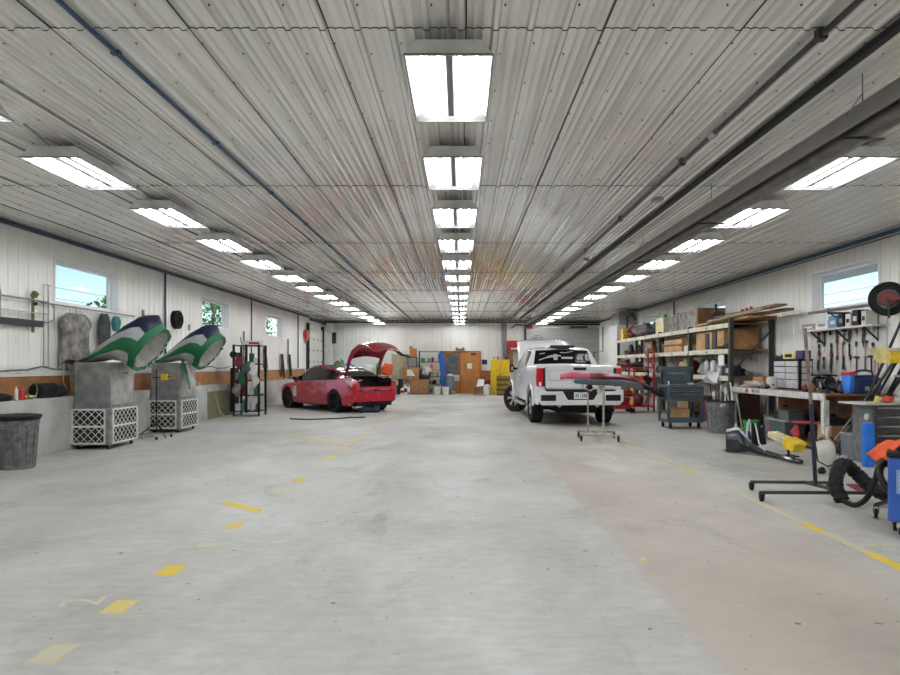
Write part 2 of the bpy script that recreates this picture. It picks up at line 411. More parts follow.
# outside: eaves, trees and power lines
for s_, X in ((-1, XL), (1, XR)):
    dz = 0 if s_ < 0 else -.23
    o = MB().prism([(X+s_*.2, 3.95), (X+s_*1.1, 3.62+dz), (X+s_*1.1, 3.48+dz), (X+s_*.2, 3.62)], YB, YF).build('trim_6' if s_ < 0 else 'trim_7', white); struct(o)
leaf_m = mat('leaves', (.09, .2, .05), .7, var=.5, scale=3)
bark = mat('bark', (.12, .085, .06), .9)
def tree(x, y, h, r, seed, label):
    t = thing('tree', label, 'tree', (x, y, -.25), group='trees outside the windows'); g = random.Random(seed)
    MB().tube([(0,0,0), (.1, 0, h*.4), (0, .1, h*.75)], [.18, .13, .06], 8).build('trunk', bark, t)
    b = MB()
    for i in range(1500):
        a = g.uniform(0, 2*PI); zz = g.random(); rr = r*math.sqrt(g.random())*math.sin(PI*(.15+.8*zz))
        c = Vector((rr*math.cos(a), rr*math.sin(a), h*.3+h*.7*zz)); s_ = g.uniform(.08, .2)
        u = Vector((g.uniform(-1,1), g.uniform(-1,1), g.uniform(-1,1))).normalized()*s_; v = u.orthogonal().normalized()*s_
        b.quad(c-u, c+v*.5, c+u, c-v*.5)
    b.build('foliage', leaf_m, t)
tree(-13.5, 26.5, 5.2, 2.4, 1, 'leafy tree seen through the middle window on the left wall')
tree(-16, 40.5, 7.5, 3.8, 2, 'tall green tree filling the farthest left window')
tree(-17.5, 47.5, 7.5, 3.8, 5, 'darker green tree behind the tall one outside the farthest left window')
tree(-24, 42.5, 5.6, 1.2, 3, 'small distant treetop in the nearest left window')
tree(24, 42, 5.4, 1.1, 4, 'small distant treetop in the nearest right window')
for i, zz in enumerate((6.6, 7.4)):
    for sx in (-1, 1):
        tag(MB().tube([(sx*30, -10+8*j, zz-.3*math.sin(PI*j/10)) for j in range(11)], .018, 5).build('power_line', black),
            f"thin black power line outside the {'left' if sx < 0 else 'right'} windows, {'lower' if i == 0 else 'upper'} of two", 'cable')

# floor paint
py_m = bpy.data.materials.new('worn_yellow_paint'); py_m.use_nodes = True
def worn(m, c, lo, hi):
    nt = m.node_tree; b = nt.nodes['Principled BSDF']; tc = nt.nodes.new('ShaderNodeTexCoord'); n = nt.nodes.new('ShaderNodeTexNoise'); n.inputs['Scale'].default_value = 14; n.inputs['Detail'].default_value = 8; n.inputs['Roughness'].default_value = .75
    nt.links.new(tc.outputs['Object'], n.inputs['Vector']); r = nt.nodes.new('ShaderNodeValToRGB'); r.color_ramp.elements[0].position = lo; r.color_ramp.elements[1].position = hi
    r.color_ramp.elements[0].color = (*C('#c2c2be'), 1); r.color_ramp.elements[1].color = (*c, 1); nt.links.new(n.outputs['Fac'], r.inputs[0]); nt.links.new(r.outputs[0], b.inputs['Base Color']); b.inputs['Roughness'].default_value = .55
worn(py_m, C('#d8c25a'), .40, .5)
pf_m = bpy.data.materials.new('faded_yellow_paint'); pf_m.use_nodes = True; worn(pf_m, C('#c9c08a'), .38, .62)
pb_m = bpy.data.materials.new('bright_yellow_paint'); pb_m.use_nodes = True; worn(pb_m, C('#dcc13a'), .3, .4)
nmark = [8]
def mark(poly, m, z=.0012):
    o = MB().prism(poly, .0, z, 'z').build(f'trim_{nmark[0]}', m); nmark[0] += 1; return struct(o)
def FX(px, py): Y = FPX*CH/(py-VY); return ((px-VX)*Y/FPX, Y)
X0 = -2.02
dash = [(3.02, 3.22, pf_m), (3.62, 3.83, py_m), (4.28, 4.50, pb_m), (4.93, 5.06, pf_m), (5.5, 5.75, py_m), (7.0, 7.2, pf_m), (7.75, 7.95, pb_m), (8.7, 9.0, pf_m), (9.5, 9.9, py_m), (10.6, 11.0, py_m)]
for y0, y1, m in dash: mark([(X0-.07, y0), (X0+.07, y0), (X0+.07, y1), (X0-.07, y1)], m)
y = 11.6
while y < 29: mark([(X0-.07, y), (X0+.07, y), (X0+.07, y+.45), (X0-.07, y+.45)], py_m if int(y*7) % 2 else pf_m); y += .95
mark([(-2.52, 6.52), (-1.95, 6.08), (-1.95, 6.22), (-2.42, 6.58)], pb_m)
mark([FX(283, 434), FX(287, 434), FX(352, 444), FX(346, 445)], py_m)
text('trim_90', '2', .34, (-2.27, 3.8, .001), (0, 0, R(100)), pf_m, depth=.0008)['kind'] = 'structure'
y = 3.2; LX = 3.1
for y0, y1, m in ((2.4, 3.9, pf_m), (3.95, 4.8, pb_m), (4.8, 5.4, pf_m), (5.4, 5.7, pb_m), (5.7, 8.3, pf_m), (8.3, 8.9, py_m), (8.9, 13.2, pf_m), (13.2, 13.9, py_m), (14, 24, pf_m)):
    mark([(LX-.05, y0), (LX+.05, y0), (LX+.05, y1), (LX-.05, y1)], m)
mark([(3.15, 4.95), (5.2, 4.85), (5.2, 4.93), (3.15, 5.03)], pf_m)
mark([FX(640, 558), FX(646, 558), FX(646, 561), FX(640, 561)], py_m)
# ------------------------------------------------------------------ ceiling fittings
tube_m = mat('fluorescent_tube', (.97, .985, 1), .5, emit=TUBE, var=0)
refl_m = mat('white_reflector', (.24, .24, .24), .4, var=.02)
def make_light():
    t = thing('ceiling_light', '', 'ceiling light', (0, 0, 0)); W, L = .29, .56; zb, zt = -.20, -.075
    b = MB()                                      # outer housing tapering to a narrower back, open below
    lo = [(-W, -L, zb), (W, -L, zb), (W, L, zb), (-W, L, zb)]; w2 = .22; hi = [(-w2, -L+.05, zt), (w2, -L+.05, zt), (w2, L-.05, zt), (-w2, L-.05, zt)]
    b.put(lo+hi, [(0,1,5,4), (1,2,6,5), (2,3,7,6), (3,0,4,7), (4,5,6,7)])
    b.build('housing', mat('fixture_housing', (.8, .8, .79), .4), t)
    i_ = .006; b = MB()
    lo2 = [(x*(W-i_)/W, y*(L-i_)/L, z) for x, y, z in lo]; hi2 = [(x*.95, y*.97, zt-.012) for x, y, z in hi]
    b.put(lo2+hi2, [(0,4,5,1), (1,5,6,2), (2,6,7,3), (3,7,4,0), (4,7,6,5)])
    for a, c in (((-W, -L, zb), (W, -L, zb)), ((W, -L, zb), (W, L, zb)), ((W, L, zb), (-W, L, zb)), ((-W, L, zb), (-W, -L, zb))): b.bar(a, c, .014, .012)
    for xx in (-.115, .115): b.prism([(xx-.035, zt-.014), (xx+.035, zt-.014), (xx, zt-.05)], -L+.06, L-.06)
    b.build('reflector', refl_m, t)
    MB().box(-.022, .022, -L+.06, L-.06, zb+.02, zt-.012).build('ballast_channel', mat('ballast_grey', (.05, .05, .05), .5), t)
    for xx in (-.185, -.075, .075, .185):
        MB().cyl((xx, -L+.07, -.183), (xx, L-.07, -.183), .0125, n=6).build('tube', tube_m, t)
    MB().cyl((0, -L+.0, -.09), (0, -L-.35, -.015), .012, n=6).build('conduit', galv, t); MB().cyl((0, 0, zt), (0, 0, -.01), .02, n=8).build('mount', galv, t)
    return t
proto = make_light(); first = True
rows = ((-.08, 'centre row'), (-4.0, 'row along the left'), (3.97, 'row along the right'))
ordn = ['nearest', 'second', 'third', 'fourth', 'fifth', 'sixth', 'seventh', 'eighth', 'ninth', 'tenth', 'eleventh', 'twelfth', 'thirteenth', 'farthest']
for X, nm in rows:
    for k in range(-3, 14):
        Y = 4.1+.56+2.02*k
        if X == -.08: vis = k
        else: vis = k-1
        lab = f'white four-tube ceiling light, {ordn[vis]} of the {nm}' if 0 <= vis < 13 else ('white ceiling light farthest down the '+nm if vis >= 13 else f'ceiling light behind the viewer, {nm}, {["last", "second last", "third last", "fourth last"][k+3]}')
        if vis == 12 and X != -.08: lab = f'white four-tube ceiling light, farthest of the {nm}'
        if vis >= 0 or k < 0 or True:
            o = proto if first else dup(proto)
            o.location = (X, Y, H-.01); o['label'] = lab; o['group'] = 'ceiling lights, '+nm if vis >= 0 else 'ceiling lights out of view'; first = False

def pipe(name, pts, r, m, label, cat='pipe', n=8): return tag(MB().tube(pts, r, n).build(name, m, smooth=True), label, cat)
o = MB().tube([(-2.42, YB, H-.04), (-2.42, 31.6, H-.04)], .017, 8)
for i in range(19): o.box(-2.45, -2.39, -1+1.8*i, -.96+1.8*i, H-.055, H-.026)
tag(o.build('air_pipe', bluepipe), 'long thin blue air pipe running the length of the ceiling left of centre', 'pipe')
o = MB().tube([(2.36, YB, H-.07), (2.36, 31.2, H-.07)], .022, 8)
for i in range(12): o.box(2.33, 2.39, 1.5+2.6*i, 1.56+2.6*i, H-.10, H-.026)
tag(o.build('conduit_pipe', conduit), 'dark round conduit along the ceiling between centre lights and heater', 'pipe')
tag(MB().lathe([(.026, -.05), (.04, -.04), (.04, .04), (.026, .05)], 12, (2.36, 5.9, H-.07), 'y').build('pipe_coupling', steel, smooth=True), 'pale coupling ring on the dark ceiling conduit', 'fitting')
o = MB().box(2.78, 2.84, YB, 30.5, H-.075, H-.03)
tag(o.build('cable_rail', black), 'black flat cable rail along the ceiling just beside the tube heater', 'rail')
for i, (x, y) in enumerate(((2.62, 8.4), (2.62, 13.2), (2.55, 18.5), (2.6, 24))):
    tag(MB().box(x-.06, x+.06, y-.08, y+.08, H-.05, H).build('junction_box', steel, bevel=.004), ['nearest', 'second', 'third', 'farthest'][i]+' small square junction box between the two ceiling conduits', 'junction box', 'ceiling junction boxes')

# tube heater: pale hood over a round burner tube
t = thing('tube_heater', 'long suspended radiant tube heater with pale hood and dark tube', 'heater', (3.06, 0, 0))
ya, yb = -3.5, 28.2
hood = [(-.17, 3.20), (-.155, 3.20), (-.085, 3.36), (.085, 3.36), (.155, 3.20), (.17, 3.20), (.10, 3.375), (-.10, 3.375)]
hood_m = mat('heater_hood', (.42, .41, .39), .3, .6)
tub_m = mat('heater_tube', (.16, .15, .14), .5, .4, var=.3)
for y0 in range(-3, 28, 3):
    MB().prism(hood, y0-.01, min(y0+2.985, yb)).build('hood', hood_m, t)
MB().tube([(.0, ya, 3.22), (.0, yb, 3.22)], .055, 14).build('burner_tube', tub_m, t, smooth=True)
for i in range(11):
    yy = -1+2.9*i
    MB().box(-.16, .16, yy-.015, yy+.015, 3.15, 3.165).build('hanger', dark, t)
    MB().cyl((0, yy, 3.37), (0, yy, H), .004, n=5).cyl((-.12, yy, 3.33), (0, yy, 3.5), .004, n=5).build('chain', dark, t)
MB().box(-.14, .14, yb, yb+.5, 3.08, 3.4).build('burner_box', red, t, bevel=.01)
MB().cyl((.0, yb+.5, 3.22), (-.5, yb+.9, 3.3), .03).cyl((-.5, yb+.9, 3.3), (-.5, 31.9, 3.3), .03).build('gas_pipe', conduit, t)

# ------------------------------------------------------------------ left side
def trash_can(name, label, loc, r0, r1, h, m, rim, cat='trash can', inside=None):
    t = thing(name, label, cat, loc)
    b = MB().lathe([(r0, 0), (r0+(r1-r0)*.5, h*.5), (r1, h*.86), (r1+.012, h*.865), (r1+.012, h*.98), (r1-.02, h*.98), (r1-.025, h*.85), (r0-.02, .03)], 28)
    for k in range(14):
        a = 2*PI*k/14; b.bar((math.cos(a)*r0*1.0, math.sin(a)*r0*1.0, .02), (math.cos(a)*(r1+.0), math.sin(a)*(r1+.0), h*.84), .012)
    b.build('body', m, t, smooth=True)
    MB().lathe([(r1-.02, h*.97), (r1+.028, h*.965), (r1+.028, h), (r1-.02, h+.004)], 28, cap=False).build('rim', rim, t, smooth=True)
    for s_ in (-1, 1): MB().box(-.06, .06, s_*(r1+.01)-.02, s_*(r1+.01)+.02, h*.78, h*.88).build('handle', m, t, bevel=.006)
    return t
can_m = mat('scuffed_grey_can', (.14, .145, .15), .65, var=.45, scale=14)
t = trash_can('trash_can', 'large dark grey round trash can with black lid against the kneewall', (-6.17, 8.75, 0), .215, .255, .70, can_m, black)
MB().lathe([(.285, .695), (.30, .705), (.30, .735), (.2, .75), (.03, .755)], 28).build('lid', black, t, smooth=True)

# prep station: sheet metal cabinet on filter base with an inflated fabric hood
filt_dark = mat('filter_media', (.07, .065, .065), .95, var=.3, scale=30)
filt_card = mat('filter_card', (.72, .71, .68), .7, var=.08)
def filter_panel(t, w, h, c, ax, lab=None):       # ax 'y' faces -y, 'x' faces +x
    b = MB(); M = Matrix.Translation(c) if ax == 'y' else Matrix.Translation(c) @ Matrix.Rotation(R(90), 4, 'Z')
    f = MB(); f.xf = M; e = .028
    f.box(-w/2, w/2, -.05, 0, 0, e).box(-w/2, w/2, -.05, 0, h-e, h).box(-w/2, -w/2+e, -.05, 0, e, h-e).box(w/2-e, w/2, -.05, 0, e, h-e).box(-w/2+e, w/2-e, -.05, 0, h/2-.017, h/2+.017)
    nx = 4
    for z0, z1 in ((e, h/2-.017), (h/2+.017, h-e)):
        dz = z1-z0; dx = dz/2; x0 = -w/2+e; x1 = w/2-e; k = -3
        while x0+k*dx < x1+dz:                     # both diagonals, clipped to the opening
            for sg in (1, -1):
                xa = x0+k*dx; pa, pb = (xa, z0), (xa+dz, z1)
                if sg < 0: pa, pb = (xa, z1), (xa+dz, z0)
                ta = max(0, (x0-pa[0])/dz); tb = min(1, (x1-pa[0])/dz)
                if tb-ta > .03:
                    q = lambda tt: (pa[0]+dz*tt, -.047, pa[1]+(pb[1]-pa[1])*tt)
                    f.bar(q(ta), q(tb), .011, .004, up=(0,1,0))
            k += 1
    fo = f.build('filter_frame', filt_card, t)
    g = MB(); g.xf = M; n = 40
    for i in range(n):
        x0 = -w/2+e+(w-2*e)*i/n; xm = x0+(w-2*e)/n/2; x1 = x0+(w-2*e)/n
        g.quad((x0, -.012, e), (xm, -.04, e), (xm, -.04, h-e), (x0, -.012, h-e)).quad((xm, -.04, e), (x1, -.012, e), (x1, -.012, h-e), (xm, -.04, h-e))
    g.build('filter_media', filt_dark, fo)
hgreen = mat('hood_green', (.008, .15, .055), .4, bump=.5, bscale=7)
hclear = mat('hood_translucent', (.42, .44, .45), .35, bump=.6, bscale=7)
hnavy = mat('hood_navy', (.015, .022, .05), .4, bump=.5, bscale=6)
hgrey = mat('hood_lining', (.47, .45, .43), .7, bump=.5, bscale=8, var=.2)
def make_prep():
    t = thing('prep_station', '', 'dust extractor'); w, d = .335, .46
    MB().box(-w+.05, w-.05, -d+.05, d-.05, .10, .70).build('base', galv, t)
    MB().box(w-.075, w-.002, -d, -d+.075, .08, .69).box(-w, w, -d, d, .685, .70).box(-w, w, -d, d, .075, .09).build('corner_post', galv, t)
    filter_panel(t, w*2-.09, .60, (-.04, -d+.05, .085), 'y')
    filter_panel(t, d*2-.10, .60, (w-.05, .04, .085), 'x')
    for sx in (-1, 1):
        for sy in (-1, 1): caster(t, sx*(w-.08), sy*(d-.08), .038, .09)
    b = MB().box(-w+.03, w-.04, -d+.06, d-.06, .70, 1.46)
    b.box(-w+.025, w-.035, -d+.055, d-.055, 1.44, 1.475).box(-w+.025, w-.035, -d+.055, d-.055, 1.36, 1.37)
    c = b.build('cabinet', stainst, t, bevel=.004)
    MB().box(w-.04, w-.037, -d+.10, d-.10, .75, 1.33).build('access_panel', mat('pale_sheet_metal', (.42, .42, .40), .5, .4, var=.25), c)
    for yy in (-.02, .06, .14): MB().lathe([(.012, 0), (.012, .012)], 10, (w-.037, yy, 1.29), 'x').build('knob', black, c)
    secs = [((-.29, 1.50), (0, 1), .03, .03, .32), ((-.12, 1.55), (-.1, 1), .10, .06, .36), ((.08, 1.64), (.1, .98), .24, .11, .38),
            ((.28, 1.73), (.3, .92), .42, .22, .40), ((.46, 1.80), (.46, .88), .58, .34, .41), ((.60, 1.80), (.52, .85), .58, .42, .42), ((.72, 1.76), (.59, .81), .45, .45, .42)]
    n = 32; rings = []
    for i, ((x, z), dr, at, ab, by) in enumerate(secs):
        dv = Vector((dr[0], 0, dr[1])).normalized(); ring = []
        for k in range(n):
            a = 2*PI*k/n; sn, cs = math.sin(a), math.cos(a); wr = 1+.035*math.sin(7*a+i*1.7)+.025*math.sin(11*a-i*2.1)
            ring.append(Vector((x, 0, z))+dv*sn*(at if sn > 0 else ab)*wr-Vector((0, by*cs*wr, 0)))
        rings.append(ring)
    hb = MB()
    for i in range(len(rings)-1):
        for k in range(n):
            s_ = math.sin(2*PI*(k+.5)/n); hb.mi = 1 if s_ > .52 else 2 if s_ > .22 else 0 if s_ > -.45 else 3
            k2 = (k+1) % n; hb.quad(rings[i][k], rings[i][k2], rings[i+1][k2], rings[i+1][k])
    h = hb.build('fabric_hood', [hgreen, hnavy, hclear, hgrey], t, smooth=60, weld=True)
    # mouth ring: flat green band, and lining funnel behind it
    mo = rings[-1]; c0 = Vector((.72, 0, 1.76)); nrm = Vector((.81, 0, -.59)).normalized()
    out = [c0+(p-c0)*1.02+nrm*.0 for p in mo]; lip = [c0+(p-c0)*1.0+nrm*.13 for p in mo]; inn = [c0+(p-c0)*.84+nrm*.11 for p in mo]; deep = [c0+(p-c0)*.62-nrm*.22 for p in mo]
    rg = MB(); rg.loft([out, lip, inn], cap=False); r_ = rg.build('mouth_ring', hgreen, h, smooth=50, weld=True)
    MB().loft([inn, deep, [c0-nrm*.3+(p-c0)*.05 for p in mo]], cap=False).build('hood_lining', hgrey, h, smooth=60, weld=True)
    # lettering laid on the lower right of the ring
    g = mat('lettering_white', (.8, .8, .8), .5, var=.02)
    dv = Vector((.59, 0, .81)).normalized()
    for j, ch in enumerate('SMART'):
        a = R(28-j*21); p = c0+dv*.415*math.sin(a)+Vector((0, .385*math.cos(a), 0))+nrm*.126
        ax_x = (-dv*math.cos(a)*.405+Vector((0, .38*math.sin(a), 0))).normalized(); ax_z = nrm; ax_y = ax_z.cross(ax_x)
        rot = Matrix((ax_x, ax_y, ax_z)).transposed().to_euler()
        text('letter', ch, .115, p, rot, g, r_, .002)
    return t
pr1 = make_prep(); pr1.location = (-6.265, 11.11, 0); pr1['label'] = 'nearer filter-based dust extractor with navy and green fabric hood'; pr1['group'] = 'dust extractors by the kneewall'
pr2 = dup(pr1, (-6.26, 13.75, 0), 0, 'farther filter-based dust extractor, with fabric flap hanging down its side')
# hanging flap on the farther one
fl2 = []
for i in range(9):
    z = 1.52-.075*i; w_ = .13*math.sin(PI*(.25+.6*i/8)); fl2.append([Vector((.31+.02*i+.02*math.sin(i*2), -.33-w_/2+.02*math.sin(i), z)), Vector((.335+.02*i, -.33, z)), Vector((.31+.02*i, -.33+w_, z))])
MB().loft(fl2, closed=False, cap=False).build('hanging_flap', hgreen, pr2, smooth=60)
MB().loft([[p+Vector((.03+.01*math.sin(q.z*20), .14, .03)) for p, q in zip(r, r)] for r in fl2], closed=False, cap=False).build('hanging_lining', hgrey, pr2, smooth=60)

t = thing('work_light_stand', 'thin black tripod stand holding a small yellow lamp between the extractors', 'lamp stand', (-6.02, 12.45, 0))
MB().cyl((0,0,.12), (0,0,1.34), .012, n=8).cyl((-.08, 0, 1.18), (.28, .0, 1.2), .009, n=6).build('pole', black, t)
for a in (80, 200, 320): MB().cyl((0,0,.3), (.36*math.cos(R(a)), .3*math.sin(R(a)), .012), .009, n=6).build('leg', black, t)
MB().box(.10, .22, -.04, .04, 1.13, 1.25).build('lamp_head', yellow, t, bevel=.008)
for i in range(3): MB().cyl((.22, 0, 1.15+.035*i), (.42, .03, 1.17+.03*i), .008, n=6).build('guard_bar', wood, t)
t = thing('hand_truck', 'flat steel wheeled frame lying on the floor behind the filter extractor', 'dolly', (-6.0, 12.1, 0), R(0))
MB().bar((-.2, 0, .06), (.25, .4, .06), .03).bar((-.3, .3, .06), (.2, -.1, .06), .03).build('frame', steel, t)
for x, y in ((.25, .4), (-.3, .3), (.2, -.1)): MB().lathe([(.03, -.012), (.03, .012)], 10, (x, y, .031), 'x').build('wheel', rubber, t)

# things lying on the kneewall
def coil(name, label, c, r, rt, turns, ax, m, cat='hose', sp=None, rz=0):
    b = MB(); sp = sp or rt*2
    for k in range(turns):
        pts = []
        for i in range(28):
            a = 2*PI*i/28; rr = r*(1+.02*math.sin(3*a+k)); u, w_ = rr*math.cos(a), rr*math.sin(a); off = (k-(turns-1)/2)*sp
            pts.append({'z': (u, w_, off), 'x': (off, u, w_), 'y': (u, off, w_)}[ax])
        b.tube(pts, rt, 6, closed=True)
    return tag(b.build(name, m, loc=c, rz=rz, smooth=True), label, cat)
zk = .9
b = MB()
for i in range(5): b.lathe([(.09, -.05), (.12, -.03), (.12, .03), (.09, .05)], 16, (0, i*.085, .12), 'y')
tag(b.build('duct_roll', black, loc=(-6.74, 10.02, zk), smooth=True), 'crumpled black flexible duct lying on the kneewall before the first extractor', 'duct')
for i, (y, m, w_, h, lb, nm) in enumerate(((9.62, redplastic, .10, .19, 'red plastic bottle on the kneewall beside the black duct', 'bottle'), (9.52, white, .05, .2, 'white-capped upright tube beside the red bottle on the kneewall', 'bottle'))):
    b = MB().lathe([(w_*.45, 0), (w_*.5, .02), (w_*.5, h*.75), (w_*.2, h*.88), (w_*.2, h)], 14)
    tag(b.build('bottle', m, loc=(-6.72, y, zk), smooth=True), lb, nm)
tag(MB().tube([(0, .12*math.cos(a), .14+.13*math.sin(a)) for a in [i*2*PI/16 for i in range(16)]], .012, 6, closed=True).build('cable_loop', greyp, loc=(-6.66, 9.78, zk-.0), smooth=True), 'grey cable loop standing on the kneewall', 'cable')
tag(MB().blob((0,0,.03), .07, .16, .03, 3).build('work_glove', pyellow, loc=(-6.76, 9.85, zk+.0), smooth=60), 'yellow work glove on the kneewall', 'glove')
tag(MB().blob((0,0,.05), .1, .22, .06, 5, .3).build('plastic_bag', black, loc=(-6.74, 9.22, zk), smooth=60), 'black crumpled bag near the left end of the kneewall', 'bag')
tag(MB().blob((0,0,.08), .1, .2, .09, 8, .3).build('oily_rag', dark, loc=(-6.75, 10.56, zk), smooth=60), 'dark oily rag heap on the kneewall behind the first extractor', 'rag')
tag(MB().tube([(-6.82, -2+.35*i, 1.36+.03*math.sin(i*1.3)+.015*math.sin(i*3.1)) for i in range(60)], .014, 6).build('loose_cable', greyp, smooth=True), 'sagging grey cable running along the left wall above the plywood strip', 'cable')

# wall hung frame, window rail, clothes
t = thing('folded_creeper', 'wheeled tubular steel frame hung high on the left wall', 'frame', (-6.78, 9.0, 2.1))
MB().tube([(0, -.9, .03), (0, 1.35, .03), (.05, 1.42, .08), (.05, 1.42, .3), (0, 1.35, .36), (0, -.9, .36)], .015, 8).cyl((0, -.9, .16), (0, 1.38, .16), .01, n=6).build('frame', steel, t, smooth=True)
MB().box(-.03, .03, -.9, 1.2, -.06, .04).build('padded_board', dark, t, bevel=.01)
MB().tube([(0, .25, 0), (.02, .25, .4), (.02, .2, .5), (.02, .12, .5), (.02, .08, .42)], .013, 6).build('loop_handle', galv, t, smooth=True)
for y_ in (.1, 1.0): MB().lathe([(.03, -.015), (.03, .015)], 10, (.03, y_, .3), 'x').build('wheel', black, t)
tag(MB().cyl((0, 0, -.25), (0, 0, .32), .022, n=8).blob((.02, .02, .36), .05, .07, .05, 2, .3, flat=False).build('duster', [olive], loc=(-6.83, 10.05, 2.2)), 'upright handle with a yellow-green head above the tubular wall frame', 'tool')
t = thing('wall_bracket', 'tall narrow steel bracket on the left wall by the tubular frame', 'bracket', (-6.85, 10.4, 0))
MB().cyl((0, -.06, 1.4), (0, -.06, 2.75), .012, n=6).cyl((0, .06, 1.4), (0, .06, 2.75), .012, n=6).cyl((0, -.06, 2.75), (.04, .06, 2.75), .01, n=6).cyl((0, -.06, 1.4), (0, .06, 1.4), .01, n=6).build('rails', steel, t)
tag(MB().cyl((-6.79, 10.2, 2.44), (-6.79, 13.1, 2.44), .014, n=8).build('hanging_rail', galv, smooth=True), 'thin steel rail under the nearest left window', 'rail')

def draped(name, label, cat, c, wy, h, thick, m, seed, lobes=5):   # a cloth hanging against the left wall
    g = random.Random(seed); rows = []; n = 22
    for i in range(13):
        tt = i/12; z = -h*tt; wd = wy*(math.sin(PI*min(tt*1.3+.18, .62)))*(1+.1*math.sin(tt*7+seed))
        ring = []
        for k in range(n):
            a = 2*PI*k/n
            ring.append(Vector((thick*(1+.25*math.sin(lobes*a+tt*5))*max(math.sin(a), -.2)*(.5+.5*math.sin(PI*min(tt+.15, .85))), wd*math.cos(a), z+.06*h*math.sin(3*a+seed)*tt)))
        rows.append(ring)
    o = MB().loft(rows).build(name, m, loc=c, smooth=60)
    return tag(o, label, cat)
draped('welding_blanket', 'bulky grey-brown canvas cover hung from the rail below the nearest left window', 'cover', (-6.76, 11.05, 2.33), .42, .85, .13, canvas, 1)
tag(MB().tube([(0, -.1, -.05), (0, -.06, .12), (0, .06, .12), (0, .08, -.05)], .009, 6).build('hook', steel, loc=(-6.77, 11.0, 2.33)), 'wire hook holding the canvas cover on the rail', 'hook')
draped('jacket', 'dark grey jacket hung under the right end of the nearest left window', 'jacket', (-6.77, 11.95, 2.40), .17, .60, .08, mat('dark_cloth', (.07, .075, .08), .85, var=.4), 3)
draped('small_bag', 'small teal and black bag hanging beside the dark jacket', 'bag', (-6.77, 12.35, 2.38), .13, .28, .07, teal, 4)
g = random.Random(5)
b = MB()
for i in range(9):
    y0 = g.uniform(-.25, .25); b.tube([(0, y0, .3), (.03, y0+g.uniform(-.08, .08), .0), (.02, y0+g.uniform(-.12, .12), -.35), (.04, y0+g.uniform(-.1, .1), -.55)], .008, 5)
tag(b.build('tangled_straps', tan, loc=(-6.78, 11.0, 1.5)), 'tangle of tan straps dangling under the canvas cover', 'strap')
coil('hose_coil', 'black coiled hose disc hung on the left wall above the farther extractor', (-6.83, 15.15, 2.52), .09, .028, 3, 'x', rubber)
coil('hose_coil', 'outer turns of the black coiled hose disc on the left wall', (-6.83, 15.15, 2.52), .19, .038, 2, 'x', rubber)
for y, h0, lb in ((19.6, 2.3, 'small bent wire hook on the left wall under the middle window'), (17.6, 2.2, 'second bent wire hook low beneath the middle window')):
    tag(MB().tube([(-6.86, y, h0), (-6.82, y, h0-.25), (-6.75, y+.1, h0-.38), (-6.72, y+.2, h0-.3)], .012, 6).build('wall_hook', dark), lb, 'hook')
for k, (y, zt, zb_) in enumerate(((13.6, 2.62, 2.3), (19.9, 2.5, 1.4), (25.0, 2.45, 1.5), (15.9, 2.45, 2.3))):
    tag(MB().bar((-6.86, y, zb_), (-6.86, y, zt), .05, .03).build('wall_strut', midg), ['short grey strut on the wall right of the nearest left window', 'grey wall strut between the middle and farthest left windows', 'grey wall strut beyond the farthest left window', 'short grey strut above the farther extractor'][k], 'strut')
def tangle(name, label, cat, c, wy, h, m, seed, n=7, r=.012):
    g = random.Random(seed); b = MB()
    for i in range(n):
        y0 = g.uniform(-wy, wy)*.4; y1 = g.uniform(-wy, wy); b.tube([(0, y0, 0), (.03, (y0+y1)/2+g.uniform(-.05,.05), -h*.5), (.02+g.random()*.03, y1, -h*g.uniform(.75, 1))], r, 5)
    return tag(b.build(name, m, loc=c), label, cat)
tangle('rope_bundle', 'dusty olive rope bundle hanging below the farthest left window', 'rope', (-6.83, 21.9, 2.05), .25, .85, olive, 2, 12, .02)
tangle('frame_clamp', 'pair of long black clamps hanging on the left wall right of the rope', 'clamp', (-6.82, 24.0, 1.85), .3, 1.1, dark, 4, 6, .022)
tangle('frame_clamp', 'second pair of long black clamps, hanging nearer the garage door', 'clamp', (-6.82, 25.1, 1.85), .3, 1.1, dark, 9, 6, .022)
g = random.Random(3)
for i, (y, m, h, r) in enumerate(((15.0, midg, .1, .05), (15.15, white, .22, .04), (15.35, white, .26, .045), (15.6, dark, .18, .06), (15.85, white, .2, .05), (16.1, tan, .08, .08))):
    b = MB().lathe([(r, 0), (r, h*.7), (r*.45, h*.85), (r*.45, h)], 14)
    tag(b.build('spray_bottle', m, loc=(-6.72, y, zk), smooth=True), ['short grey can on the kneewall, nearest of the row', 'slim white bottle, second in the row on the kneewall', 'tallest white bottle in the row on the kneewall', 'black squat bottle in the row on the kneewall', 'wide white bottle near the end of the kneewall row', 'low tan tub, farthest of the kneewall row'][i], 'bottle', 'bottles on the kneewall')
tag(MB().box(-.02, .02, -.85, .85, 0, .72).build('leaning_board', mat('olive_board', (.2, .2, .13), .7), loc=(-6.66, 17.3, 0), rot=(0, R(-8), 0)), 'olive board leaning in the recess of the kneewall', 'board')
o = MB().tube([(-6.53, 16.6, .84), (-6.48, 16.7, .5), (-6.42, 16.8, .15), (-6.3, 17.0, .02), (-6.0, 16.95, .015), (-5.7, 17.1, .015)], .012, 6)
tag(o.build('yellow_hose', mat('dull_yellow_hose', (.5, .38, .08), .5), smooth=True), 'thin yellow hose dropping over the kneewall onto the floor', 'hose')
o = MB().tube([(-4.5, 16.55, .014), (-4.0, 16.4, .014), (-3.7, 16.5, .014), (-3.2, 16.65, .014), (-3.0, 17.0, .014), (-2.6, 17.1, .014)], .02, 6)
tag(o.build('floor_cable', black, smooth=True), 'short black cable lying on the floor before the red car', 'cable')

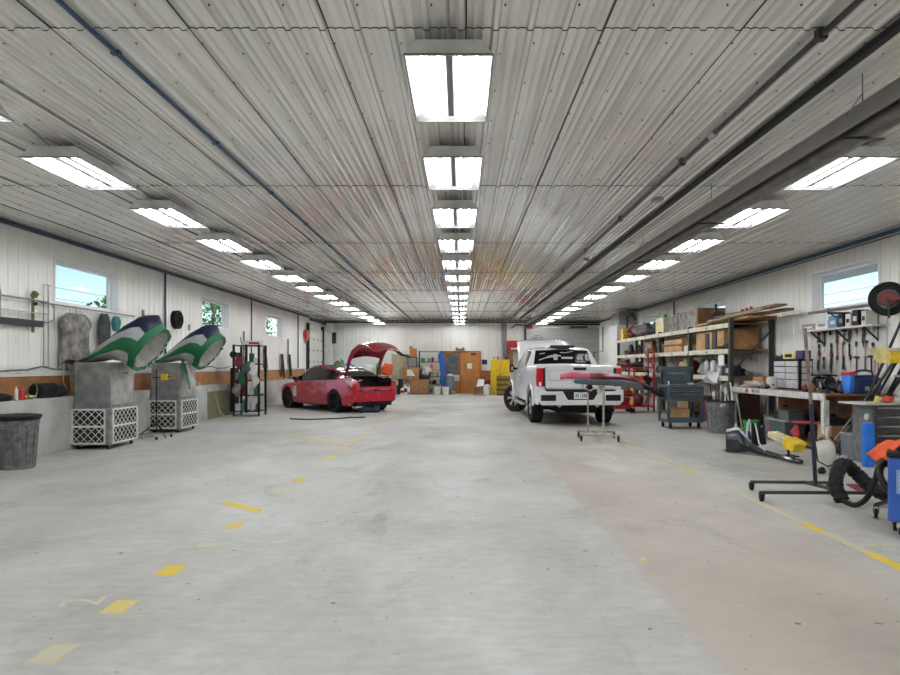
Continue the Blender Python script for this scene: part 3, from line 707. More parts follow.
# tall rolling rack with supplies
t = thing('rolling_rack', 'tall black open rolling rack packed with masking supplies beside the kneewall', 'rack', (-5.98, 17.85, 0))
rw, rd, rh = .35, .3, 2.0
for sx in (-1, 1):
    for sy in (-1, 1):
        MB().box(sx*rw-.03, sx*rw+.03, sy*rd-.02, sy*rd+.02, .1, rh).build('post', black, t); caster(t, sx*rw, sy*rd, .045, .11, dark)
for z in (.14, .58, 1.0, 1.45, 1.97): MB().box(-rw, rw, -rd, rd, z-.015, z+.015).build('shelf', dark, t)
MB().box(-.03, .03, -rd-.02, -rd+.02, .1, rh).build('post', black, t)
MB().box(-rw-.14, -rw-.03, -.2, .2, .12, 1.35).build('side_bin', black, t, bevel=.01)
g = random.Random(11); X0r, Y0r = -5.98, 17.85
names = [('paper_roll', 'roll'), ('spray_can', 'can'), ('cloth_bundle', 'cloth'), ('parts_box', 'box')]
adj = ['dark green', 'white', 'dark red', 'teal', 'blue-grey', 'grey', 'tan', 'off-white', 'black']
mm = [mat('bottle_green', (.02, .1, .06), .5), white, dred, teal, bluegrey, midg, tan, offw, black]
spots = []
for zi, (z, zn) in enumerate(((.155, 'bottom'), (.595, 'second'), (1.015, 'third'), (1.465, 'fourth'))):
    for xi, x in enumerate((-.26, -.11, .11, .26)):
        k = g.randrange(9); kind = g.randrange(4); m = mm[k]; hh = g.uniform(.2, .36)
        zo = z+.0; L_ = (X0r+x, Y0r-.17, zo)
        if kind == 0: b = MB().lathe([(.07, 0), (.07, hh)], 16)
        elif kind == 1: b = MB().lathe([(.05, 0), (.05, hh*.75), (.02, hh*.85), (.02, hh)], 12)
        elif kind == 2: b = MB().blob((0,0,hh*.4), .08, .11, hh*.5, xi+zi*4, .3)
        else: b = MB().box(-.07, .07, -.1, .1, 0, hh*.7)
        tag(b.build(names[kind][0], m, loc=L_, smooth=40), f"{adj[k]} {names[kind][0].replace('_', ' ')} on the {zn} shelf of the rolling rack, place {['one','two','three','four'][xi]} across", names[kind][1], 'supplies on the rolling rack')
tag(MB().box(-.3, .3, -.15, .15, 0, .13).build('paint_box', white, loc=(X0r+.12, Y0r, 1.985), bevel=.004), 'flat white box with red print lying on top of the rolling rack', 'box')
MB().box(-.1, .2, -.153, -.15, .03, .09).build('print', redplastic, bpy.data.objects['paint_box'])
tag(MB().lathe([(.1, 0), (.1, .05), (.03, .06)], 18, (0,0,0), 'y').build('tape_disc', black, loc=(-6.33, 17.5, 1.72), smooth=True), 'round black disc hooked on the left post of the rolling rack', 'disc')
for i, (x, z, m) in enumerate(((-.2, 1.5, dred), (.05, 1.35, bluegrey), (.2, 1.3, white), (-.1, 1.05, mm[0]), (.25, 1.0, offw), (-.25, .75, canvas))):
    b = MB().blob((0, 0, 0), .10, .04, .16, i+20, .45, n=18, flat=False)
    tag(b.build('hanging_cloth', m, loc=(X0r+x, Y0r-.36, z), smooth=60), ['dark red', 'blue-grey', 'white', 'dark green', 'off-white', 'grey canvas'][i]+' cloth hanging off the front of the rolling rack', 'cloth', 'cloths on the rolling rack')

# garage door in the left wall, hose reel, opener
d = thing('door_1', None, None, (XL, 29.6, 0)); d['kind'] = 'structure'
dm = mat('insulated_door', (.70, .70, .67), .45, var=.04)
for i in range(6): MB().box(.03, .07, -1.45, 1.45, .02+.52*i, .02+.52*(i+1)-.008).build('door_panel', dm, d, bevel=.006)
for y_ in (-1.5, 1.5): MB().box(.0, .14, y_-.04, y_+.04, 0, 3.3).build('door_track', dark, d)
for i in range(5):
    for y_ in (-1.2, -.4, .4, 1.2): MB().box(.07, .09, y_-.03, y_+.03, .5+.52*i, .58+.52*i).build('door_hinge', dark, d)
MB().cyl((.2, -1.6, 3.45), (.2, 1.6, 3.45), .04).build('door_spring', dark, d)
MB().box(-.0, .5, 1.55, 2.2, 0, 3.5).build('door_frame', white, d)
tag(MB().lathe([(.2, 0), (.24, .03), (.24, .12), (.1, .16), (.03, .17)], 24, (0,0,0), 'x').box(0, .05, -.06, .06, -.38, -.2).build('hose_reel', redplastic, loc=(-6.86, 27.7, 2.75), smooth=True), 'round red reel mounted high on the left wall by the garage door', 'hose reel')
tag(MB().box(0, .18, -.12, .12, 0, .55).build('door_opener', dark, loc=(-6.4, 31.35, 2.5), bevel=.01), 'dark opener box mounted on the white frame beyond the left garage door', 'opener box')
for i, (y, m) in enumerate(((27.0, dred), (27.35, dark), (27.7, woodd))):
    tag(MB().blob((0,0,.35), .16, .14, .38+.05*i, i+40, .2).build('sack', m, loc=(-6.5, y, 0), smooth=60), ['dark red', 'black', 'brown'][i]+' sack standing on the floor by the left garage door', 'sack', 'sacks by the garage door')
# ------------------------------------------------------------------ vehicles (x forward, y left, z up)
def interp(tb):
    def f(x):
        if x <= tb[0][0]: return tb[0][1]
        for (a, p), (c, q) in zip(tb, tb[1:]):
            if x <= c:
                s_ = (x-a)/(c-a); s_ = s_*s_*(3-2*s_)*.35+s_*.65; return p+(q-p)*s_
        return tb[-1][1]
    return f
def vehicle_grid(xs, section, key):               # section(x) -> half profile bottom..top centre; key(xm, row) -> bucket or None
    out = {}; prof = [section(x) for x in xs]; m = len(prof[0])
    for i in range(len(xs)-1):
        for j in range(m-1):
            k = key((xs[i]+xs[i+1])/2, j)
            if k is None: continue
            for s_ in (1, -1):
                b = out.setdefault(k+('#%+d' % s_ if k.startswith('side_window') else ''), MB())
                q = lambda a, c: (xs[a], s_*prof[a][c][0], prof[a][c][1])
                b.quad(q(i, j), q(i+1, j), q(i+1, j+1), q(i, j+1))
    return out, prof
def arch_bottom(x, base, wheels, ra, zc):
    z = base
    for xw in wheels:
        d = abs(x-xw)
        if d < ra: z = max(z, zc+math.sqrt(ra*ra-d*d))
    return z
def make_wheel(t, x, y, r, w, rim_m, spokes, steer=0., rim_r=.68, name='wheel', split=False):
    s_ = 1 if y > 0 else -1
    e = bpy.data.objects.new('wheel', None); col.objects.link(e); e.parent = t; e.location = (x, y, r); e.rotation_euler = (0, 0, steer)
    b = MB().lathe([(r*rim_r, -w/2), (r*.93, -w/2), (r, -w*.36), (r, w*.36), (r*.93, w/2), (r*rim_r, w/2)], 36, (0,0,0), 'y', cap=False)
    for k in range(36):                            # tread lugs
        a = 2*PI*k/36; b.bar((r*math.cos(a), -w*.42, r*math.sin(a)), (r*math.cos(a), w*.42, r*math.sin(a)), .025, .016, up=(math.cos(a), 0, math.sin(a)))
    b.build('tyre', rubber, e, smooth=True)
    q = r*rim_r; f = s_*w*.38
    b = MB().lathe([(q, -w*.45), (q, w*.45), (q*.94, w*.45), (q*.9, 0), (q*.9, -w*.45)], 36, (0,0,0), 'y', cap=False)
    b.lathe([(q*.9, f*.15-.002), (q*.9, f*.15+.002)], 24, (0,0,0), 'y')
    b.build('rim_barrel', mat('rim_shadow', (.03, .03, .03), .5, .5), e, smooth=True)
    b = MB().lathe([(q*.26, f*.6), (q*.26, f), (q*.1, f*1.05)], 16, (0,0,0), 'y')
    for k in range(spokes):
        a = 2*PI*k/spokes
        for da in ((-.13, .13) if split else (0,)):
            b.bar((q*.2*math.cos(a), f*.9, q*.2*math.sin(a)), (q*.95*math.cos(a+da), f*1.05, q*.95*math.sin(a+da)), q*(.13 if split else .2), .03, up=(0, 1, 0))
    b.lathe([(q*.92, f*1.02), (q*1.0, f*1.15), (q*1.0, f*.9)], 36, (0,0,0), 'y', cap=False)
    b.build('rim', rim_m, e, smooth=True)
def frange(a, b, s_): 
    n = max(1, round((b-a)/s_)); return [a+(b-a)*i/n for i in range(n+1)]

rp = mat('sanded_red_car_paint', (.50, .006, .026), .26, .0, .6, coat=.8, var=.05)
nt = rp.node_tree; N = nt.nodes.new; L = nt.links.new; b_ = nt.nodes['Principled BSDF']; tc = nt.nodes['Texture Coordinate']
sx = N('ShaderNodeSeparateXYZ'); L(tc.outputs['Object'], sx.inputs[0]); no = N('ShaderNodeTexNoise'); no.inputs['Scale'].default_value = 2.6; no.inputs['Detail'].default_value = 7; no.inputs['Distortion'].default_value = 1.2; L(tc.outputs['Object'], no.inputs['Vector'])
ma = N('ShaderNodeMapRange'); ma.inputs[1].default_value = .4; ma.inputs[2].default_value = -1.7; L(sx.outputs[0], ma.inputs[0])
mz = N('ShaderNodeMapRange'); mz.inputs[1].default_value = .35; mz.inputs[2].default_value = .75; L(sx.outputs[2], mz.inputs[0])
mr = N('ShaderNodeMapRange'); mr.inputs[1].default_value = -2.25; mr.inputs[2].default_value = -1.95; L(sx.outputs[0], mr.inputs[0])
m1 = N('ShaderNodeMath'); m1.operation = 'MULTIPLY'; L(ma.outputs[0], m1.inputs[0]); L(mz.outputs[0], m1.inputs[1])
m2 = N('ShaderNodeMath'); m2.operation = 'MULTIPLY'; L(m1.outputs[0], m2.inputs[0]); L(mr.outputs[0], m2.inputs[1])
m3 = N('ShaderNodeMath'); m3.operation = 'MULTIPLY_ADD'; L(m2.outputs[0], m3.inputs[0]); m3.inputs[1].default_value = .62; L(no.outputs['Fac'], m3.inputs[2])
r2 = N('ShaderNodeValToRGB'); r2.color_ramp.elements[0].position = .58; r2.color_ramp.elements[1].position = .84; L(m3.outputs[0], r2.inputs[0])
mxn = N('ShaderNodeMix'); mxn.data_type = 'RGBA'; L(r2.outputs[0], mxn.inputs[0]); old = b_.inputs['Base Color'].links[0].from_socket; L(old, mxn.inputs[6]); mxn.inputs[7].default_value = (.62, .17, .30, 1); L(mxn.outputs[2], b_.inputs['Base Color'])
car_glass = mat('tinted_glass', (.008, .009, .009), .08, 0, .25, var=.1)
blackrim = mat('black_rim', (.025, .025, .03), .3, .6)
under = mat('underbody', (.012, .012, .012), .8)

t = thing('sedan', 'red sedan with sanded pink patches and its boot lid standing open', 'car', (-4.18, 20.65, 0), math.atan2(.72, -.69))
W_ = interp([(-2.34, .74), (-2.2, .85), (-1.9, .895), (-1, .915), (1, .915), (1.8, .88), (2.1, .78), (2.36, .5)])
ZB = interp([(-2.34, .92), (-1.9, .98), (-1, .97), (0, .93), (.9, .90), (1.6, .84), (2.1, .70), (2.36, .58)])
ZT = interp([(-2.34, 1.02), (-1.7, 1.09), (-1.5, 1.08), (.9, .99), (1.6, .92), (2.1, .76), (2.36, .60)])
wh = (-1.4375, 1.4375)
def sec(x):
    z0 = arch_bottom(x, .22 if x > -1.9 else .22+.12*min(1, (-1.9-x)/.3), wh, .375, .34); w, zb, zt = W_(x), ZB(x), ZT(x); z = lambda v: max(v, z0)
    return [(w*.80, .19 if z0 < .3 else z0), (w*.96, z0), (w*.985, z(.34)), (w, z(.5)), (w*.995, z(.64)), (w*.975, z(min(.78, zb-.08))), (w*.945, max(zb-.03, z0)), (w*.90, max(zb, z0+.01)), (w*.62, zb+(zt-zb)*.65), (0, zt)]
xs = sorted(set([round(v, 3) for v in frange(-2.34, 2.36, .06)]+[round(c+.375*math.cos(R(a)), 3) for c in wh for a in range(0, 181, 10)]))
def key(xm, j):
    if j >= 7 and xm < -1.62: return None if j == 8 else 'body'
    if j >= 7 and -1.6 < xm < .95: return None
    return 'body'
out, prof = vehicle_grid(xs, sec, key)
body = out['body']; p0 = prof[0]                  # rear face, open above the bumper
for j in range(0, 5): body.quad((xs[0], p0[j][0], p0[j][1]), (xs[0], -p0[j][0], p0[j][1]), (xs[0], -p0[j+1][0], p0[j+1][1]), (xs[0], p0[j+1][0], p0[j+1][1]))
for s_ in (1, -1): body.box(-2.35, -2.3, min(s_*.58, s_*.72), max(s_*.58, s_*.72), .6, .9)
pf = prof[-1]
for j in range(len(pf)-1): body.quad((xs[-1], pf[j][0], pf[j][1]), (xs[-1], -pf[j][0], pf[j][1]), (xs[-1], -pf[j+1][0], pf[j+1][1]), (xs[-1], pf[j+1][0], pf[j+1][1]))
body.build('body', rp, t, smooth=38, weld=True)
MB().box(-2.28, -2.0, -.62, .62, .24, .36).build('rear_diffuser', black, t, bevel=.02); MB().box(-2.25, 2.2, -.66, .66, .20, .45).box(-.98, .98, -.8, .8, .17, .5).box(-1.6, 1.6, -.60, .60, .4, .85).build('underbody', under, t)
c = MB()                                          # boot cavity
c.put([(-2.33, -.6, .66), (-2.33, .6, .66), (-1.5, .6, .5), (-1.5, -.6, .5), (-2.33, -.6, .95), (-2.33, .6, .95), (-1.5, .6, 1.07), (-1.5, -.6, 1.07)], [(0,1,2,3), (0,3,7,4), (1,5,6,2), (2,6,7,3)])
c.build('boot_liner', under, t)
MB().box(-2.36, -2.28, -.60, .60, .655, .685).box(-2.3, -1.62, .585, .61, .9, 1.03).box(-2.3, -1.62, -.61, -.585, .9, 1.03).build('boot_seal', black, t)
MB().box(-2.36, -2.33, .1, .5, .672, .69).box(-2.36, -2.33, -.5, -.15, .672, .69).build('sill_sticker', mat('pale_sticker', (.7, .6, .6), .5), t)
ZR = interp([(-1.66, 1.085), (-1.25, 1.25), (-.75, 1.385), (-.15, 1.44), (.2, 1.43), (.5, 1.34), (1.02, .985)])
WR = interp([(-1.66, .62), (-1.1, .54), (-.3, .575), (.3, .58), (1.02, .70)])
def sec2(x):
    zr, wr, zb = ZR(x), WR(x), ZB(x); zg = max(zr-.07, zb+.004)
    return [(W_(x)*.90, zb-.005), (max(wr+.05, .0)+(.12 if zr < 1.15 else 0), zg), (wr, max(zr-.02, zg+.002)), (wr*.6, zr), (0, zr+.004)]
xs2 = frange(-1.66, 1.02, .055)
def key2(xm, j):
    if j == 0: return 'side_window' if -1.35 < xm < .82 else 'pillar'
    if j == 1: return 'pillar'
    if xm < -.78: return 'rear_window'
    if xm > .28: return 'windscreen'
    return 'roof'
out, _ = vehicle_grid(xs2, sec2, key2)
rpl = mat('red_car_paint', (.30, .006, .018), .25, 0, .6, coat=.8)
for k in [k for k in out if '#' in k]: out[k].build('side_window', car_glass, t, smooth=40, weld=True)
for k, m in (('pillar', rpl), ('rear_window', car_glass), ('windscreen', car_glass), ('roof', car_glass)):
    out[k].build(k, m, t, smooth=40, weld=True)
b = MB()
for s_ in (1, -1): b.tube([(x, s_*(W_(x)*.905), ZB(x)+.002) for x in frange(-1.5, .85, .2)], .011, 6)
b.build('window_trim', steel, t)
b = MB()
for s_ in (1, -1):
    for x in (1.0, .0, -.92): b.tube([(x, s_*(W_(x)*1.0+.0005), .34), (x, s_*(W_(x)+.0008), .5), (x-.01, s_*(W_(x)*.978+.001), .78), (x-.02, s_*(W_(x)*.947+.001), ZB(x)-.03)], .004, 4)
b.build('door_seam', black, t)
for s_ in (1, -1):
    MB().box(-.85, -.67, s_*.895-.012, s_*.895+.014, .785, .81).box(.12, .30, s_*.895-.012, s_*.895+.014, .775, .80).build('door_handle', rpl, t, bevel=.004)
    MB().blob((.72, s_*1.0, 1.0), .09, .10, .065, 3, .03, flat=False).build('mirror', black, t, smooth=60)
    MB().prism([(-2.3, .80), (-2.02, .90), (-1.98, .97), (-2.3, .95)], s_*.845-.03, s_*.845+.02).build('tail_light', mat('covered_tail_light', (.62, .6, .6), .3), t, bevel=.01)
MB().box(.78, .98, .915, .925, .42, .76).build('door_sticker', paper, t)
b = MB()
for i in range(4): b.box(.80, .96, .925, .927, .46+.07*i, .475+.07*i)
b.build('sticker_print', midg, bpy.data.objects['door_sticker'])
for x in wh:
    for s_ in (1, -1):
        make_wheel(t, x, s_*.79, .335, .235, blackrim, 10)
        MB().lathe([(.37, -.22), (.37, .0)], 24, (x, s_*.66 if s_ > 0 else -.44, .34), 'y').build('wheel_well', under, t)
# open boot lid
bl = []
path = [(-1.62, 1.10, .60), (-1.70, 1.30, .60), (-1.84, 1.62, .60), (-2.02, 1.86, .58), (-2.3, 2.03, .55), (-2.6, 2.0, .52), (-2.85, 1.86, .50), (-2.98, 1.80, .44)]
lid = MB(); rows = []
for x, z, w in path[2:]: rows.append([Vector((x, -w+2*w*i/8, z+.10*(1-(i/4-1)**2))) for i in range(9)])
lid.loft(rows, closed=False, cap=False)
o = lid.build('boot_lid', rpl, t, smooth=40); md = o.modifiers.new('thick', 'SOLIDIFY'); md.thickness = .04
for s_ in (1, -1): MB().tube([(x+.03, s_*w*.97, z-.02) for x, z, w in path[:5]], [.03, .045, .06, .07, .05], 8).build('hinge_arm', rpl, o, smooth=True)
MB().box(-2.62, -2.45, -.3, .3, 1.93, 1.97).build('latch', black, o)
MB().prism([(-2.82, 1.80), (-3.05, 1.70), (-3.42, 1.66), (-3.42, 1.685), (-3.02, 1.76), (-2.84, 1.86)], -.50, -.40).build('loose_trim', black, o)

# floor jack under the sedan tail
t = thing('floor_jack', 'dark blue low trolley jack standing under the tail of the red sedan', 'jack', (-2.75, 19.0, 0), R(20))
MB().box(-.35, .25, -.12, -.08, .05, .15).box(-.35, .25, .08, .12, .05, .15).box(.1, .28, -.14, .14, .06, .2).build('frame', navy, t, bevel=.01)
MB().bar((-.3, 0, .12), (.05, 0, .22), .06).build('lift_arm', navy, t)
MB().lathe([(.05, .2), (.06, .25)], 12, (.12, 0, 0)).build('saddle', dark, t)
for x in (-.3, .22):
    for y in (-.14, .14): MB().lathe([(.045, -.02), (.045, .02)], 12, (x, y, .045), 'y').build('wheel', black, t)

# --- pickup
tp = mat('white_car_paint', (.80, .81, .83), .22, 0, .6, coat=.8, var=.02)
t = thing('pickup_truck', 'white crew-cab pickup seen from behind with its bonnet raised', 'truck', (2.64, 17.55, 0), R(92.5))
wh = (-1.75, 2.0)
W_ = interp([(-2.83, .985), (-2.6, 1.0), (1.6, 1.0), (2.5, .98), (2.85, .90)])
ZB = interp([(-2.83, 1.40), (-.98, 1.40), (-.9, 1.36), (1.2, 1.32), (2.4, 1.27), (2.85, 1.18)])
ZT = interp([(-2.83, 1.42), (1.2, 1.40), (2.4, 1.33), (2.85, 1.2)])
def sec(x):
    z0 = arch_bottom(x, .50 if x < 2.4 else .45, wh, .50, .45); w, zb, zt = W_(x), ZB(x), ZT(x); z = lambda v: max(v, z0)
    return [(w*.86, z0), (w*.97, z0), (w*.985, z(.62)), (w, z(.78)), (w, z(.95)), (w*.985, z(1.02)), (w*.985, z(1.22)), (w*.98, zb-.03), (w*.96, zb), (w*.90, zb+.005), (0, zt)]
xs = sorted(set([round(v, 3) for v in frange(-2.83, 2.85, .08)]+[-.99, -.96]+[round(c+.50*math.cos(R(a)), 3) for c in wh for a in range(0, 181, 10)]))
def key(xm, j):
    if j == 9 and xm < 1.25: return None
    if j == 9: return 'engine_bay'
    return 'body'
out, prof = vehicle_grid(xs, sec, key); b = out['body']
pf = prof[-1]
for j in range(len(pf)-1): b.quad((xs[-1], pf[j][0], pf[j][1]), (xs[-1], -pf[j][0], pf[j][1]), (xs[-1], -pf[j+1][0], pf[j+1][1]), (xs[-1], pf[j+1][0], pf[j+1][1]))
b.box(-2.83, -2.79, .80, .985, .6, 1.41).box(-2.83, -2.79, -.985, -.80, .6, 1.41).box(-1.0, -.94, -.95, .95, .6, 1.36)
b.build('body', tp, t, smooth=38, weld=True); out['engine_bay'].build('engine_bay', under, t)
MB().box(-2.7, 2.6, -.78, .78, .42, .75).box(-1.1, 1.35, -.93, .93, .45, .7).box(-2.6, -1.0, -.85, .85, .7, .95).box(-2.7, -.9, -.45, .45, .30, .42).box(-1.9, -1.6, -.8, .8, .33, .47).build('underbody', under, t)
MB().cyl((-2.75, -.45, .48), (-2.5, -.45, .48), .045, n=12).cyl((-2.75, .45, .48), (-2.5, .45, .48), .045, n=12).build('exhaust', steel, t, smooth=True)
# tailgate and bumper
tg = MB().box(-2.87, -2.80, -.795, .795, .86, 1.42).build('tailgate', tp, t, bevel=.012)
MB().box(-2.895, -2.865, -.76, .76, 1.30, 1.41).box(-2.882, -2.865, -.74, .74, .89, 1.06).build('tailgate_pressing', tp, tg, bevel=.008)
MB().box(-2.905, -2.89, -.15, .15, 1.31, 1.375).build('handle', black, tg, bevel=.01)
MB().tube([(-2.872, .72, 1.28), (-2.872, .72, 1.08), (-2.872, .66, 1.075), (-2.872, -.74, 1.075)], .004, 4).box(-2.885, -2.88, -.3, .3, .99, .995).build('seam', midg, tg)
MB().box(-2.890, -2.884, -.12, .0, 1.015, 1.03).box(-2.890, -2.884, -.5, -.3, 1.01, 1.035).build('badge', steel, tg)
bp = MB()
bp.prism([(-1.0, .86), (-.84, .86), (-.80, .82), (-.42, .82), (-.30, .62), (.30, .62), (.42, .82), (.80, .82), (.84, .86), (1.0, .86), (1.0, .60), (.9, .50), (-.9, .50), (-1.0, .60)], -3.0, -2.83, 'x')
bo = bp.build('rear_bumper', tp, t, bevel=.012)
MB().prism([(-.42, .82), (-.30, .62), (.30, .62), (.42, .82)], -2.97, -2.85, 'x').box(-3.005, -2.99, .58, .93, .60, .74).box(-3.005, -2.99, -.93, -.58, .60, .74).box(-2.93, -2.84, -.85, .85, .82, .855).build('bumper_insert', black, bo)
MB().box(-2.99, -2.93, -.72, -.55, .46, .53).box(-2.99, -2.93, .55, .72, .46, .53).build('bumper_notch', black, bo)
pl = MB().box(-2.985, -2.97, -.155, .155, .645, .80).build('licence_plate', paper, bo)
b = MB()
g = random.Random(2)
for i, y0 in enumerate((.11, .065, .01, -.04, -.085, -.12)):
    b.box(-2.988, -2.985, y0-.016, y0+.012, .68, .76) if i != 2 else b.box(-2.988, -2.985, y0-.02, y0-.002, .68, .73)
b.box(-2.988, -2.985, -.06, .06, .778, .788)
b.build('plate_characters', mat('plate_blue_grey', (.16, .18, .24), .5), pl)
tl = mat('tail_light_red', (.55, .01, .02), .12, coat=.5)
for s_ in (1, -1):
    o = MB().box(-2.855, -2.70, min(s_*.81, s_*1.003), max(s_*.81, s_*1.003), .93, 1.36).build('tail_light', tl, t, bevel=.02)
    MB().box(-2.862, -2.85, min(s_*.81, s_*.86), max(s_*.81, s_*.86), .93, 1.36).build('light_surround', black, o)
    MB().box(-2.862, -2.85, min(s_*.90, s_*.95), max(s_*.90, s_*.95), .95, 1.03).build('reverse_lens', white, o)
# cab
ZR = interp([(-.96, 1.38), (-.93, 1.46), (-.74, 1.86), (-.5, 1.915), (.1, 1.92), (.5, 1.88), (1.35, 1.36)])
WR = interp([(-.96, .84), (-.74, .74), (.4, .74), (1.35, .86)])
def sec2(x):
    zr, wr, zb = ZR(x), WR(x), ZB(x)-.01; zg = max(zr-.10, zb+.004)
    return [(.965, zb), (wr+.06+(.12*(1-min(1, (zr-zb)/.5))), zg), (wr, max(zr-.03, zg+.002)), (wr*.93, max(zr-.01, zg+.003)), (0, zr+.01)]
xs2 = [-.96, -.93, -.90, -.85, -.80, -.76, -.74, -.66, -.55]+frange(-.45, 1.35, .1)
def key2(xm, j):
    if j == 0: return ('side_window_rear' if xm < 0 else 'side_window_front') if -.72 < xm < 1.0 and not -.02 < xm < .1 else 'cab'
    if j < 3: return 'cab'
    if xm < -.755 and xm > -.935: return 'rear_window'
    if xm > .5: return 'windscreen'
    return 'cab'
out, _ = vehicle_grid(xs2, sec2, key2)
out['cab'].build('cab', tp, t, smooth=35, weld=True)
for k in [k for k in out if k != 'cab']: out[k].build(k.split('#')[0].replace('_front', '') if '#' in k and 'front' in k else k.split('#')[0].replace('side_window_rear', 'side_window'), car_glass, t, smooth=30, weld=True)
rw = [o for o in kids(t) if o.name.startswith('rear_window')][0]
def gp(y, f): x = -.92+.15*f; return (x-.022, y, ZR(x)+.002)
b = MB(); dec = mat('white_decal', (.55, .56, .56), .5)
def strip(b, pts, w):
    for (y0, f0), (y1, f1) in zip(pts, pts[1:]):
        a, c = Vector(gp(y0, f0)), Vector(gp(y1, f1)); d = Vector(gp(y0, f0+w)), Vector(gp(y1, f1+w)); b.put([a, c, d[1], d[0]], [(0,1,2,3)])
strip(b, [(.62, .25), (.45, .42), (.3, .48), (.16, .5)], .07); strip(b, [(.40, .52), (.2, .62), (.05, .6)], .05)
strip(b, [(.23, .3), (.12, .3)], .42); strip(b, [(.32, .55), (.03, .55)], .1)
strip(b, [(.05, .82), (-.1, .8), (-.3, .92)], .06); strip(b, [(.02, .38), (-.28, .38)], .14)
strip(b, [(-.62, .12), (-.4, .1), (-.35, .16)], .06); strip(b, [(.6, .7), (.45, .78)], .05); strip(b, [(-.45, .62), (-.62, .66)], .03)
b.build('window_decal', dec, rw)
MB().box(-.86, -.70, -.34, .30, 1.885, 1.955).box(-.88, -.8, -.2, .16, 1.86, 1.9).build('cargo_lamp', dark, t, bevel=.01)
for s_ in (1, -1):
    my0, my1 = (1.10, 1.32) if s_ < 0 else (1.06, 1.17)
    o = MB().box(.88, .98, min(s_*my0, s_*my1), max(s_*my0, s_*my1), 1.22, 1.52 if s_ < 0 else 1.45).build('mirror', black, t, bevel=.03)
    MB().bar((.93, s_*.97, 1.32), (.93, s_*1.12, 1.34), .07).build('mirror_arm', black, o)
    MB().box(.872, .882, min(s_*(my0+.03), s_*(my1-.03)), max(s_*(my0+.03), s_*(my1-.03)), 1.27, 1.48 if s_ < 0 else 1.41).build('mirror_glass', mat('mirror_glass', (.6, .62, .62), .05, 1.), o)
    MB().box(-.75, .95, min(s_*.90, s_*1.04), max(s_*.90, s_*1.04), .36, .42).build('running_board', steel, t, bevel=.01)
    MB().tube([(.02, s_*1.002, .5), (.02, s_*1.003, .95), (.02, s_*.99, 1.3)], .004, 4).tube([(1.12, s_*1.002, .5), (1.12, s_*1.003, .95), (1.12, s_*.99, 1.3)], .004, 4).build('door_seam', midg, t)
    for x in (.18, -.65): MB().box(x-.1, x+.1, min(s_*.99, s_*1.02), max(s_*.99, s_*1.02), 1.13, 1.17).build('door_handle', tp, t, bevel=.006)
    for x in wh:
        pts = [(x+.52*math.cos(R(a)), s_*1.0, .45+.52*math.sin(R(a))) for a in range(0, 181, 12)]; MB().tube(pts, .028, 6).build('wheel_arch_trim', tp, t, smooth=True)
hd = []
for i in range(6):
    f = i/5; x = 1.35+.95*f; z = 1.38+.80*math.sin(f*PI/2); w = .84-.05*f
    hd.append([Vector((x, -w+2*w*k/8, z+.05*(1-(k/4-1)**4))) for k in range(9)])
o = MB().loft(hd, closed=False, cap=False).build('bonnet', tp, t, smooth=40); md = o.modifiers.new('thick', 'SOLIDIFY'); md.thickness = .05
MB().bar((2.2, .6, 1.3), (2.1, .6, 2.05), .02).bar((2.2, -.6, 1.3), (2.1, -.6, 2.05), .02).build('bonnet_strut', dark, o)
two = mat('machined_rim', (.5, .5, .51), .3, .3)
for x in wh:
    for s_ in (1, -1): make_wheel(t, x, s_*.86, .41, .28, two, 6, R(38) if x > 0 else 0, .62, split=True)

# ------------------------------------------------------------------ parts stands
def panel_stand(t, h, spread, L_, m, ang=0.):
    for y in (-spread, spread):
        MB().bar((-L_/2, y, .12), (L_/2, y, .12), .035).build('base_rail', m, t)
        for x in (-L_/2+.03, L_/2-.03): caster(t, x, y, .045, .105, dark)
t = thing('bumper_stand', 'rusty chrome stand on casters carrying the red bumper cover behind the pickup', 'stand', (2.62, 12.05, 0), R(-6))
panel_stand(t, 1.1, .3, .74, chrome)
MB().bar((-.05, -.3, .12), (-.05, .3, .12), .03).cyl((-.16, .3, .12), (-.16, .3, 1.08), .018).cyl((.07, -.3, .12), (.07, -.3, 1.10), .022).build('upright', chrome, t)
MB().bar((-.16, .3, 1.06), (.07, -.3, 1.08), .03).bar((-.5, -.28, 1.12), (.45, -.28, 1.08), .025).bar((-.45, .3, 1.10), (.45, .3, 1.10), .025).tube([(-.34, -.28, 1.12), (-.3, -.3, 1.0), (-.18, -.32, .95), (-.1, -.3, 1.0)], .012, 6).build('cradle', steel, t)
MB().blob((-.16, .0, .98), .07, .08, .08, 6, .2, flat=False).build('clamp_knob', mat('rusty', (.18, .08, .05), .7, .4), t)
MB().blob((.0, -.3, .98), .05, .05, .10, 9, .2, flat=False).build('hanging_rag', offw, t)
# bumper cover: a long curved shell, thin at the tail
def shell(pts, prof_fn, n=9):
    rows = []
    for i, p in enumerate(pts): rows.append([Vector(p)+Vector(q) for q in prof_fn(i/(len(pts)-1))])
    return rows
pts = [(-.82, 0, 1.20), (-.6, -.05, 1.25), (-.3, -.12, 1.23), (0, -.16, 1.22), (.3, -.14, 1.21), (.55, -.08, 1.15), (.68, 0, 1.07), (.95, .1, .95), (1.18, .2, .84)]
def pf_(f):
    wv = [.10, .30, .42, .46, .44, .34, .22, .1, .05]; k = f*8; i = min(int(k), 7); w = wv[i]+(wv[i+1]-wv[i])*(k-i)
    return [(0, -w*.5, -.09*min(1, w*3)), (0, -w*.55, .0), (0, -w*.3, .045), (0, 0, .06+.02*math.sin(f*20)), (0, w*.4, .05), (0, w*.6, .0), (0, w*.62, -.05)]
rows = shell(pts, pf_)
t = thing('bumper_cover', 'dark red bumper cover lying on the chrome stand, pink at one end', 'bumper', (2.72, 12.0, -.005), R(-4))
